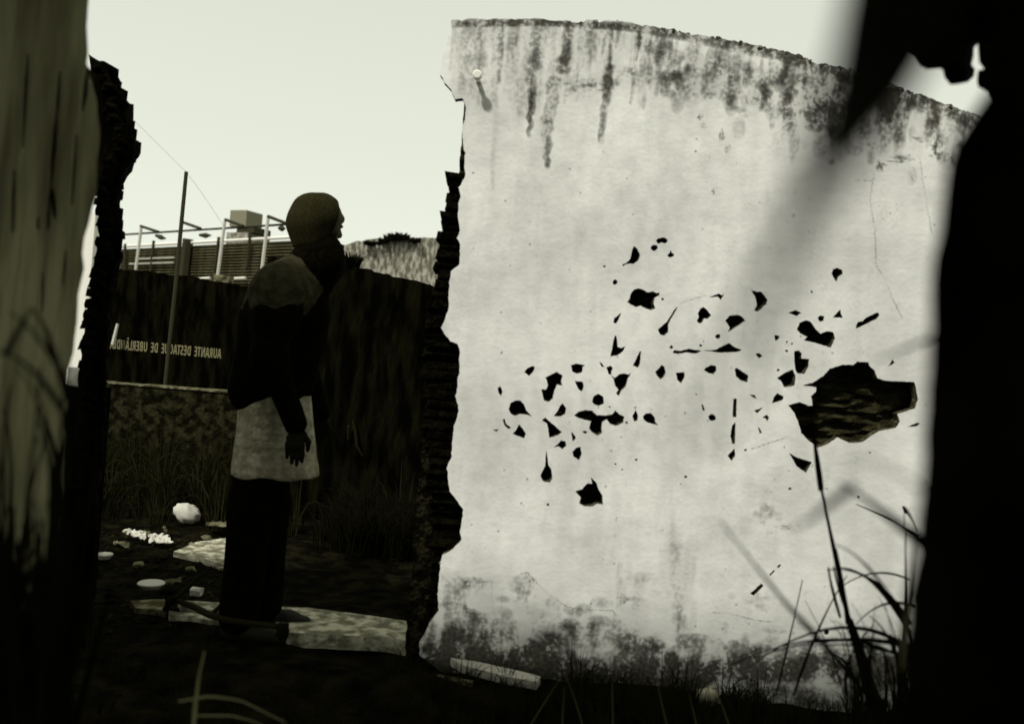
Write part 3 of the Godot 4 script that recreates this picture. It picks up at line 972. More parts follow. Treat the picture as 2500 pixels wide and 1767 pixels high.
func build_left_masonry() -> void:
	var o := thing("broken_masonry", "black ragged end of a brick wall on the left side of the gap", "wall")
	var d := 3.3
	var l := crop([140, 1480, 150, 1100, 158, 960, 170, 857, 173, 817, 183, 722, 200, 601, 207, 533, 216, 462, 204, 430, 196, 300, 188, 118, 226, 128, 252, 148, 261, 175, 258, 200, 268, 222, 285, 228, 284, 268, 287, 300, 305, 314, 300, 336, 283, 356, 262, 395, 258, 420, 257, 478, 270, 505, 266, 540, 262, 572, 246, 592, 240, 640, 232, 760, 226, 900, 214, 1050, 200, 1250, 196, 1480], 0, 0, 0.9184, d)
	var st := begin()
	slab(st, ragged(ragged(l, 0.05, 0.010), 0.014, 0.004), -d - 0.03, 0.2, Vector2(-0.09, 0))
	put("core", done(st), M.soot, o)
	# brick ends standing proud along the broken side
	var stock := []
	for i in 5: stock.append(rough_brick(Vector3(0.045, rng.randf_range(.030, .044), 0.14), 0.012))
	var xs := [[140, 232], [175, 250], [228, 272], [270, 275], [300, 282], [330, 282], [360, 262], [420, 246], [480, 246], [520, 254], [570, 248], [640, 228], [760, 218], [900, 212], [1050, 200], [1250, 186], [1400, 182]]
	var v := 150.0
	while v < 1390.0:
		var u := 240.0
		for k in xs.size() - 1:
			if v >= xs[k][0] and v < xs[k + 1][0]:
				u = lerpf(xs[k][1], xs[k + 1][1], (v - xs[k][0]) / float(xs[k + 1][0] - xs[k][0]))
		var p := pv(u + rng.randf_range(-24, -10), v, d)
		var b := put("brick", stock[rng.randi() % 5], M.black_brick, o)
		b.position = Vector3(p.x, p.y, -d - 0.05 + rng.randf_range(-.015, .01))
		b.rotation = Vector3(0, rng.randf_range(-.1, .1), rng.randf_range(-.03, .03))
		v += 23.0
	# a pale house far beyond shows in the slit between pillar and masonry
	st = begin()
	var a := pv(120, 560, 14.0)
	box(st, Vector3(a.x - 2.4, 0, -15.0), Vector3(pv(207, 560, 14.0).x, 3.1, -14.0))
	var h := put("pale_house", done(st), M.white)
	tag(h, "white far house wall seen in the slit beside the plaster pillar", "house")
	# low pale block standing in the slit
	st = begin()
	var q0 := pv(150, 822, 3.6)
	var q1 := pv(178, 868, 3.6)
	box(st, Vector3(q0.x, q1.y, -3.75), Vector3(q1.x, q0.y, -3.6))
	var blk := put("white_block", rough_brick(Vector3(q1.x - q0.x, q0.y - q1.y, 0.12), 0.006), M.white)
	blk.position = Vector3((q0.x + q1.x) / 2, (q0.y + q1.y) / 2, -3.66)
	tag(blk, "small white block on a dark ledge in the slit by the pillar", "block")
	st = begin()
	box(st, Vector3(q0.x - 0.3, 0.0, -3.78), Vector3(q1.x + 0.05, q1.y - 0.002, -3.58))
	var led := put("dark_ledge", done(st), M.soot)
	tag(led, "low dark ledge behind the plaster pillar carrying a white block", "ledge")

func build_back_walls() -> void:
	# black wall with the painted restaurant advertisement
	var d := 9.0
	var wall := thing("painted_wall", "black far wall with pale mirrored lettering painted across it", "wall")
	var top := crop([221, 597, 250, 602, 300, 606, 360, 612, 430, 620, 480, 630, 540, 640, 640, 655, 760, 668, 900, 690, 1400, 760], 0, 0, 0.9184, d)
	top.append(Vector2(top[-1].x, -0.1))
	top.append(Vector2(top[0].x - 0.02, -0.1))
	var st := begin()
	slab(st, ragged(top, 0.08, 0.01), -d, 0.2)
	put("wall_face", done(st), M.soot, wall)
	var text := TextMesh.new()
	var font := SystemFont.new()
	font.font_names = PackedStringArray(["Droid Sans"])
	font.font_weight = 700
	text.font = font
	text.text = "AURANTE  DESTAQUE  DE  UBERLÂNDIA"
	text.font_size = 48
	text.pixel_size = 0.01
	text.depth = 0.02
	var arr: Array = text.get_mesh_arrays()
	var ps: PackedVector3Array = arr[Mesh.ARRAY_VERTEX]
	var ix: PackedInt32Array = arr[Mesh.ARRAY_INDEX]
	var lo := Vector3.ONE * 1e9
	var hi := -lo
	for p in ps:
		lo = lo.min(p)
		hi = hi.max(p)
	var pa := pv(247, 770, d)
	var pb := pv(496, 793, d)
	st = begin()
	var idx := range(ps.size()) if ix.is_empty() else Array(ix)
	for i in range(0, idx.size(), 3):
		var v := []
		for k in [0, 2, 1]:
			var p := ps[idx[i + k]]
			var fx := (p.x - lo.x) / (hi.x - lo.x)
			var fy := (p.y - lo.y) / (hi.y - lo.y)
			v.append(Vector3(lerpf(pb.x, pa.x, fx), lerpf(pb.y, pa.y, fx) - 0.075 + fy * 0.155, -d + 0.004 + (0.004 if p.z > 0 else 0.0)))
		for p in v: st.add_vertex(p)
	put("lettering", done(st), M.letters, wall)
	var blk := put("concrete_block", rough_brick(Vector3(0.17, 0.16, 0.14), 0.012), M.dusty)
	blk.position = pv(493, 632, d) + Vector3(0, 0.0, -0.1)
	tag(blk, "grey concrete block resting on top of the painted wall", "block")
	# a short pale stick at the left end of the lettering
	st = begin()
	tube(st, [pv(252, 772, d - 0.1), pv(263, 726, d - 0.1)], [0.02, 0.016])
	var stick := put("stick", done(st), M.pale_metal)
	tag(stick, "short slanting pale stick at the left end of the painted lettering", "stick")
	# low wall with a pale coping in front of it
	var low := thing("low_wall", "low grey wall with thin pale coping below the painted lettering", "wall")
	var y := 1.2 - 0.0605 * 8.0
	st = begin()
	box(st, Vector3(-4.06, -0.1, -8.2), Vector3(-1.5, y - 0.016, -8.0))
	put("wall_face", done(st), M.low_wall, low)
	st = begin()
	for i in 9:
		var x := -4.06 + i * 0.29
		box(st, Vector3(x + 0.004, y - 0.014, -8.22), Vector3(x + 0.286, y + rng.randf_range(-.006, .004), -7.97 + rng.randf_range(-.02, .02)))
	put("coping", done(st), M.dusty, low)
	# dark boundary wall right behind the gap
	var near := crop([600, 575, 690, 582, 735, 586, 765, 590, 790, 596, 830, 606, 880, 618, 920, 628, 945, 633, 985, 648, 1100, 668, 1400, 700, 1900, 760], 0, 0, 0.9184, 6.0)
	near.append(Vector2(near[-1].x, -0.1))
	near.append(Vector2(near[0].x, -0.1))
	st = begin()
	slab(st, ragged(near, 0.03, 0.008), -6.0, 0.22)
	var nw := put("boundary_wall", done(st), M.soot)
	tag(nw, "dark mouldy boundary wall just behind the standing person", "wall")
	# pale hooked root on it
	st = begin()
	tube(st, [pv(780, 985, 5.97), pv(782, 955, 5.96), pv(790, 944, 5.96), pv(796, 965, 5.96), pv(800, 1000, 5.96), pv(812, 1022, 5.97)], [.008, .012, .014, .012, .010, .006])
	var root := put("hooked_root", done(st), M.blade_mid)
	tag(root, "pale hooked root hanging on the dark boundary wall", "root")

func along(u: float, v: float, back := 0.0) -> Vector3:    # where the line of sight meets the upright plane of the hoarding
	var a := Vector3(-10.3, 0, -22.0)
	var n := Vector3(4.7, 0, -5.68).normalized()
	var dir := pt(u, v, 1.0) - Vector3(0, EYE, 0)
	var t := (a - n * back - Vector3(0, EYE, 0)).dot(n) / dir.dot(n)
	return Vector3(0, EYE, 0) + dir * t

func hp(x: float, y: float, back := 0.0) -> Vector3:
	return along(250 + x / 5.071, 400 + y / 5.071, back)

func bar(a: Vector3, b: Vector3, r: float, r2 := -1.0) -> ArrayMesh:
	var st := begin()
	tube(st, [a, b], [r, r if r2 < 0 else r2], 6)
	return done(st)

func build_far_buildings() -> void:
	var n := Vector3(4.7, 0, -5.68).normalized()
	var run := Vector3(5.68, 0, 4.7).normalized()
	# the slatted shed
	var shed := thing("slatted_shed", "long far shed clad in dark horizontal slats with white eaves", "shed")
	var a := hp(-300, 1035)
	var b := hp(2600, 830)
	var top := 3.33
	var st := begin()
	var slats := 44
	for i in slats:
		var y0 := 0.5 + (top - 0.5) * i / slats
		var y1 := 0.5 + (top - 0.5) * (i + 0.72) / slats
		var p := Vector3(a.x, 0, a.z)
		var q := Vector3(b.x, 0, b.z)
		quad(st, p + Vector3.UP * y0 - n * 0.05, q + Vector3.UP * y0 - n * 0.05, q + Vector3.UP * y1 + n * 0.02, p + Vector3.UP * y1 + n * 0.02, -n)
		quad(st, p + Vector3.UP * y0 - n * 0.05, q + Vector3.UP * y0 - n * 0.05, q + Vector3.UP * y0 + n * 0.05, p + Vector3.UP * y0 + n * 0.05, Vector3.DOWN)
	var sl := put("slats", done(st), M.cladding, shed)
	sl.set_meta("kind", "stuff")
	st = begin()
	quad(st, Vector3(a.x, 0, a.z) + n * 0.12, Vector3(b.x, 0, b.z) + n * 0.12, Vector3(b.x, top, b.z) + n * 0.12, Vector3(a.x, top, a.z) + n * 0.12, -n)
	quad(st, Vector3(a.x, 0, a.z) + n * 4.0, Vector3(b.x, 0, b.z) + n * 4.0, Vector3(b.x, top, b.z) + n * 4.0, Vector3(a.x, top, a.z) + n * 4.0, n)
	quad(st, Vector3(a.x, top, a.z) + n * 0.12, Vector3(b.x, top, b.z) + n * 0.12, Vector3(b.x, top, b.z) + n * 4.0, Vector3(a.x, top, a.z) + n * 4.0, Vector3.UP)
	put("wall", done(st), M.dark_metal, shed)
	st = begin()
	tube(st, [Vector3(a.x, top + 0.03, a.z) - n * 0.08, Vector3(b.x, top + 0.03, b.z) - n * 0.08], [0.035, 0.035], 6)
	put("eaves", done(st), M.white, shed)
	for q in [[920, 1130], [1200, 1330], [1535, 1770]]:
		put("gutter", bar(hp(q[0], 1424, 0.15), hp(q[1], 1412, 0.15), 0.03), M.white, shed)
	for q in [[430, 890, 1178, 1160], [330, 880, 1240, 1222]]:
		put("rail", bar(hp(q[0], q[2], 0.12), hp(q[1], q[3], 0.12), 0.018), M.pale_metal, shed)
	for q in [[278, 990, 268, 1310], [632, 950, 592, 1380], [1058, 930, 1005, 1420], [1440, 905, 1385, 1360], [1830, 860, 1785, 1300]]:
		put("stud", bar(hp(q[0], q[1], 0.12), hp(q[2], q[3], 0.12), 0.035 if q[0] != 1058 else 0.12), M.dark_metal, shed)
	# lamp frame before it: posts, one long rail, an arm with a lamp at each post
	var frame := thing("lamp_frame", "thin metal frame of posts and lamp arms before the slatted shed", "frame")
	put("rail", bar(hp(100, 885, 1.2), hp(2700, 722, 1.2), 0.022), M.dark_metal, frame)
	for q in [[478, 770, 395, 1420], [1515, 690, 1420, 1420], [2050, 650, 1960, 1420]]:
		put("post", bar(hp(q[0], q[1], 1.25), hp(q[2], q[3], 1.25), 0.032), M.pale_metal, frame)
	for q in [[470, 770, 690, 842], [985, 720, 1210, 800], [1520, 690, 1740, 770], [2050, 650, 2270, 735]]:
		put("arm", bar(hp(q[0], q[1], 1.3), hp(q[2], q[3], 1.3), 0.032), M.dark_metal, frame)
	for q in [[660, 885, 780, 925], [1205, 880, 1340, 885], [2185, 795, 2260, 798]]:
		st = begin()
		tube(st, [hp(q[0], q[1], 1.4), hp((q[0] + q[2]) / 2, (q[1] + q[3]) / 2 + 4, 1.4), hp(q[2], q[3], 1.4)], [0.03, 0.055, 0.012], 7)
		put("lamp", done(st), M.dark_metal, frame)
	# water tank on the shed roof
	var tank := thing("water_tank", "boxy grey water tank standing on the far shed roof", "tank")
	var nearest := pt(599, 552, 19.0)
	var th := deg_to_rad(25.0)
	var turn := Transform3D(Basis(Vector3(cos(th), 0, sin(th)), Vector3.UP, Vector3(-sin(th), 0, cos(th))), nearest)
	st = begin()
	box(st, Vector3(-0.48, 0, -0.52), Vector3(0, 0.36, 0), turn)
	put("body", done(st), M.grey_metal, tank)
	st = begin()
	box(st, Vector3(-0.30, -0.14, -0.6), Vector3(0.2, -0.003, -0.05), turn)
	put("base", done(st), M.dark_metal, tank)
	st = begin()
	box(st, Vector3(-0.52, -1.2, -0.7), Vector3(0.1, -0.143, 0.02), turn)
	put("pedestal", done(st), M.far_wall, tank)
	# tall leaning pole in the yard, with its wire
	var pole := thing("tall_pole", "tall thin dark pole rising above the lamp frame", "pole")
	st = begin()
	tube(st, [ground_at(395, 960, 0.0).lerp(pv(366, 900, 8.4), 1.0), pv(376, 800, 8.4), pv(392, 650, 8.4), pv(404, 520, 8.4), pv(417, 385, 8.4)], [0.021, 0.021, 0.021, 0.021, 0.019], 8)
	put("shaft", done(st), M.dark_metal, pole)
	st = begin()
	tube(st, [pv(366, 900, 8.4), Vector3(pv(366, 900, 8.4).x, -0.05, -8.4)], [0.021, 0.024], 8)
	put("foot", done(st), M.dark_metal, pole)
	st = begin()
	tube(st, [pv(180, 150, 8.6), pv(300, 270, 8.5), pv(417, 386, 8.4), pv(450, 430, 10.0), pv(500, 505, 14.0)], [.0017, .0017, .0017, .002, .003], 4)
	var wire := put("wire", done(st), M.grey_metal)
	tag(wire, "thin slack wire running down to the tip of the tall pole", "wire")
	# mottled building on the right of the gap
	var hall := thing("mottled_building", "mottled grey far building with weeds on its roof edge, right of the person", "building")
	var hl := crop([772, 552, 800, 541, 850, 536, 905, 533, 950, 532, 1050, 540, 1250, 560], 0, 0, 0.9184, 16.0)
	hl.append(Vector2(hl[-1].x, 0))
	hl.append(Vector2(hl[0].x, 0))
	st = begin()
	slab(st, ragged(hl, 0.1, 0.02), -16.0, 3.0)
	put("wall", done(st), M.far_wall, hall)
	for q in [[885, 530, 20], [872, 530, 17], [898, 528, 17], [860, 536, 13], [930, 536, 14], [828, 542, 14], [905, 528, 14], [845, 540, 8]]:
		put("weed", tuft(60, q[2] / 1912.0 * 16.0, 0.20, 0.05), M.blade_dark, hall).position = pv(q[0], q[1] + 8, 15.9)
	# bushy weed on the boundary wall
	var bush := put("wall_weed", tuft(220, 0.125, 0.11, 0.02), M.blade_dark)
	bush.position = pv(786, 602, 6.05)
	tag(bush, "small dark bushy weed growing on top of the boundary wall", "weed")

func tuft(count: int, height: float, spread: float, width: float) -> ArrayMesh:
	var st := begin()
	for i in count:
		var w := rng.randf() * TAU
		var lean := rng.randf_range(0.05, 1.0)
		var h := height * rng.randf_range(0.5, 1.1)
		var p0 := Vector3(cos(w), 0, sin(w)) * spread * rng.randf() * 0.5
		var out := Vector3(cos(w), 0, sin(w)) * h * lean * 0.6
		blade(st, bezier(p0, p0 + out * 0.3 + Vector3.UP * h * 0.8, p0 + out * 1.2 + Vector3.UP * h * (1.0 - lean * 0.45), 4), width, width * 0.08, Vector3(cos(w + 1.3), 0.3, sin(w + 1.3)))
	return done(st)

# ------------------------------------------------------------------ the person in the gap: facing right, back half turned to us

func build_person() -> void:
	var o := thing("person", "person in dark cap, dark jacket and pale apron standing in the gap", "person", Vector3(-0.985, 0.0, -3.53))
	o.scale = Vector3.ONE * 1.04
	var skin := plain_mat(grey(.075, .068, .038), 0.75, 0.15)
	var hx := 0.062      # the head is carried forward of the feet
	# body: legs, trunk, arms and neck as one surface
	var V := func(x: float, y: float, z: float) -> Vector3: return Vector3(x, y, z)
	var bones := [
		[V.call(0, .93, .07), V.call(.01, .50, .08), .078, .052], [V.call(.01, .50, .08), V.call(-.02, .09, .08), .05, .036], [V.call(-.03, .05, .08), V.call(.07, .035, .09), .03, .02],
		[V.call(0, .93, -.07), V.call(.03, .50, -.08), .078, .052], [V.call(.03, .50, -.08), V.call(.02, .09, -.08), .05, .036], [V.call(.01, .05, -.08), V.call(.10, .035, -.085), .03, .02],
		[V.call(0, .95, -.05), V.call(0, .95, .05), .10, .10], [V.call(0, 1.0, 0), V.call(.01, 1.22, 0), .105, .12], [V.call(.01, 1.30, -.09), V.call(.01, 1.30, .09), .09, .09],
		[V.call(.03, 1.40, 0), V.call(.10, 1.56, 0), .062, .052],
		[V.call(.0, 1.36, .185), V.call(.03, 1.10, .225), .045, .035], [V.call(.03, 1.10, .225), V.call(.155, .86, .20), .033, .022],
		[V.call(.0, 1.36, -.185), V.call(.03, 1.10, -.225), .045, .035], [V.call(.03, 1.10, -.225), V.call(.155, .88, -.20), .033, .022],
		[V.call(.09, 1.52, 0), V.call(.075, 1.63, 0), .055, .05],
	]
	bones = lean(bones)
	put("body", body_mesh(bones, 0.014, 0.035), skin, o)
	# head in finer cells: brow, cheeks, nose, lips, chin and ears
	var hb := [
		[V.call(hx - .012, 1.668, -.008), V.call(hx + .014, 1.673, -.008), .078, .084], [V.call(hx - .012, 1.668, .008), V.call(hx + .014, 1.673, .008), .078, .084],
		[V.call(hx + .0, 1.63, 0), V.call(hx + .045, 1.59, 0), .072, .052], [V.call(hx + .064, 1.570, -.008), V.call(hx + .064, 1.570, .008), .026, .026],
		[V.call(hx + .100, 1.660, 0), V.call(hx + .114, 1.630, 0), .008, .012], [V.call(hx + .103, 1.626, -.010), V.call(hx + .103, 1.626, .010), .008, .008],
		[V.call(hx + .090, 1.602, -.014), V.call(hx + .090, 1.602, .014), .008, .008], [V.call(hx + .088, 1.592, -.012), V.call(hx + .088, 1.592, .012), .008, .008],
		[V.call(hx + .092, 1.688, -.030), V.call(hx + .092, 1.688, .030), .014, .014], [V.call(hx + .062, 1.630, -.045), V.call(hx + .062, 1.630, .045), .024, .024],
	]
	hb = lean(hb)
	var head := put("head", body_mesh(hb, 0.005, 0.018), skin, o)
	for s in [-1, 1]:
		var e := put("eye", ball(V.call(hx + .144, 1.656, s * .044), .012, .008, .012, 0.0, 6), plain_mat(grey(.05, .045, .03), 0.3, 0.5), head)
	# knitted cap down over the back of the head and the ears
	var cap := [
		[V.call(hx - .016, 1.672, -.010), V.call(hx + .014, 1.678, -.010), .084, .089], [V.call(hx - .016, 1.672, .010), V.call(hx + .014, 1.678, .010), .084, .089],
		[V.call(hx - .030, 1.63, -.02), V.call(hx - .005, 1.585, -.015), .076, .072], [V.call(hx - .030, 1.63, .02), V.call(hx - .005, 1.585, .015), .076, .072],
	]
	cap = lean(cap)
	put("cap", hem(body_mesh(cap, 0.007, 0.02, 0.002, 120.0), hx + .105, true), stone_mat(grey(.016, .0145, .006), grey(.036, .033, .014), 14.0, 0.95, 0.4, 41), o)
	for part in ["head", "cap"]:      # the face is turned three quarters away
		var h: Node3D = o.get_node(part)
		var pivot := Vector3(hx + .055, 1.62, 0)
		h.rotation = Vector3(0, deg_to_rad(38.0), deg_to_rad(-9.0))
		h.position = pivot - h.basis * pivot
	# jacket with a turned up collar, sleeves hanging
	var cloth := stone_mat(grey(.0015, .0013, .0005), grey(.004, .0036, .0014), 5.0, 0.95, 0.4, 42)
	var upper := [
		[V.call(-.03, 1.26, -.07), V.call(-.02, 1.33, -.07), .125, .115], [V.call(-.03, 1.26, .07), V.call(-.02, 1.33, .07), .125, .115],
		[V.call(-.005, 1.345, -.14), V.call(-.005, 1.345, .14), .10, .10], [V.call(.0, 1.37, -.05), V.call(.05, 1.43, -.02), .11, .09], [V.call(.0, 1.37, .05), V.call(.05, 1.43, .02), .11, .09],
		[V.call(-.0, 1.345, .18), V.call(.01, 1.25, .20), .085, .075], [V.call(-.0, 1.345, -.18), V.call(.01, 1.25, -.20), .085, .075],
	]
	var coat := [
		[V.call(-.03, .98, -.05), V.call(-.03, 1.26, -.07), .125, .125], [V.call(-.03, .98, .05), V.call(-.03, 1.26, .07), .125, .125],
		[V.call(.02, 1.0, 0), V.call(.04, 1.28, 0), .14, .13],
		[V.call(.055, 1.43, 0), V.call(.10, 1.525, 0), .088, .085], [V.call(.13, 1.48, -.035), V.call(.13, 1.48, .035), .06, .06],
		[V.call(.01, 1.25, .20), V.call(.03, 1.10, .225), .073, .062], [V.call(.03, 1.10, .225), V.call(.155, .86, .20), .06, .045],
		[V.call(.01, 1.25, -.20), V.call(.03, 1.10, -.225), .073, .062], [V.call(.03, 1.10, -.225), V.call(.155, .88, -.20), .06, .045],
	]
	upper = lean(upper)
	coat = lean(coat)
	coat.append_array(upper)
	put("jacket", body_mesh(coat, 0.012, 0.05, 0.008, 45.0), cloth, o)
	# apron or long shirt below the jacket
	# added paler shell over shoulders and upper back, their light put into its colour
	var lit_shoulders := []
	for b in upper: lit_shoulders.append([b[0], b[1], b[2] + .007, b[3] + .007])
	put("lit_shoulders", hem(body_mesh(lit_shoulders, 0.012, 0.05, 0.006, 45.0), 1.27), stone_mat(grey(.022, .020, .010), grey(.05, .046, .025), 3.0, 0.95, 0.4, 44), o)
	var shirt := [
		[V.call(.0, .97, -.06), V.call(-.0, .66, -.07), .105, .112], [V.call(.0, .97, .06), V.call(-.0, .66, .07), .105, .112],
		[V.call(.05, .95, 0), V.call(.08, .655, 0), .11, .12], [V.call(.09, .70, -.03), V.call(.15, .645, -.02), .07, .04], [V.call(.09, .70, .05), V.call(.15, .645, .06), .07, .04],
	]
	put("apron", hem(body_mesh(shirt, 0.012, 0.05, 0.016, 34.0), 0.635), stone_mat(grey(.20, .185, .12), grey(.42, .40, .30), 3.0, 0.95, 0.5, 43), o)
	var legs := [
		[V.call(-.01, .92, .065), V.call(-.02, .50, .085), .07, .085], [V.call(-.02, .50, .085), V.call(-.03, .09, .085), .085, .08],
		[V.call(-.0, .92, -.065), V.call(.0, .50, -.085), .07, .085], [V.call(.0, .50, -.085), V.call(.01, .09, -.085), .085, .08],
	]
	put("trousers", body_mesh(legs, 0.015, 0.03, 0.010, 40.0), cloth, o)
	for s in [1, -1]:
		var x := -.03 if s > 0 else .02
		put("shoe", body_mesh([[V.call(x - .02, .035, s * .085), V.call(x + .10, .03, s * .09), .045, .038], [V.call(x + .10, .03, s * .09), V.call(x + .165, .022, s * .095), .038, .028], [V.call(x - .02, .05, s * .085), V.call(x, .09, s * .085), .045, .045]], 0.009, 0.02), plain_mat(grey(.010, .009, .004), 0.6), o)
		# hand: palm, four bent fingers of different lengths and a thumb
		var wr: Vector3 = V.call(.155, .855 if s > 0 else .875, s * .20)
		var hand := [[wr, wr + Vector3(.012, -.07, 0), .022, .026], [wr + Vector3(-.012, -.05, 0), wr + Vector3(-.012, -.075, 0), .018, .016]]
		for k in 4:
			var z: float = wr.z
			var r: Vector3 = wr + Vector3(.032 - k * .019, -.075 - (.004 if k in [1, 2] else 0.0), 0)
			var l: float = [.036, .042, .039, .030][k]
			var m: Vector3 = r + Vector3(.003, -l, -s * .004)
			hand.append([r, m, .0095, .0085])
			hand.append([m, m + Vector3(-.004, -l * .75, -s * .016), .0085, .0068])
		hand.append([wr + Vector3(.028, -.025, -s * .006), wr + Vector3(.052, -.062, -s * .014), .012, .010])
		hand.append([wr + Vector3(.052, -.062, -s * .014), wr + Vector3(.050, -.094, -s * .02), .010, .0075])
		put("hand", body_mesh(hand, 0.0045, 0.006), plain_mat(grey(.012, .011, .005), 0.8, 0.1), o)

func lean(bones: Array) -> Array:       # the trunk bends forward a little above the hips
	var out := []
	for b in bones:
		var q: Array = b.duplicate()
		for k in 2:
			var p: Vector3 = q[k]
			p.x += 0.055 * clampf((p.y - 0.95) / 0.42, 0.0, 1.0)
			q[k] = p
		out.append(q)
	return out

func hem(m: ArrayMesh, y: float, front := false) -> ArrayMesh:      # presses everything beyond the line onto it: a cloth ends in a hem, not in a bulge
	var a := m.surface_get_arrays(0)
	var v: PackedVector3Array = a[Mesh.ARRAY_VERTEX]
	for i in v.size():
		if front:
			if v[i].x > y: v[i].x = y + (v[i].x - y) * 0.05
			continue
		var edge := y + 0.006 * sin(v[i].x * 40.0) - 0.02 * v[i].x
		if v[i].y < edge: v[i].y = edge + (v[i].y - edge) * 0.04
	a[Mesh.ARRAY_VERTEX] = v
	a[Mesh.ARRAY_NORMAL] = null
	a[Mesh.ARRAY_TANGENT] = null
	var mm := ArrayMesh.new()
	mm.add_surface_from_arrays(Mesh.PRIMITIVE_TRIANGLES, a)
	var st := SurfaceTool.new()
	st.create_from(mm, 0)
	st.generate_normals()
	return st.commit()

# ------------------------------------------------------------------ the yard

func flat_piece(called: String, label: String, category: String, list: Array, y: float, thick: float, mat: Material, group := "") -> void:
	var mid := Vector3.ZERO
	var pts := []
	for i in range(0, list.size(), 2):
		var p := ground_at(list[i], list[i + 1], y)
		pts.append(p)
		mid += p
	mid /= pts.size()
	var poly := PackedVector2Array()
	for p: Vector3 in pts: poly.append(Vector2(p.x - mid.x, -(p.z - mid.z)))
	var st := begin()
	slab(st, ragged(poly, 0.04, 0.004), 0.0, thick)
	var o := put(called, done(st), mat)
	o.position = mid
	o.rotation_degrees.x = -90
	tag(o, label, category, group)

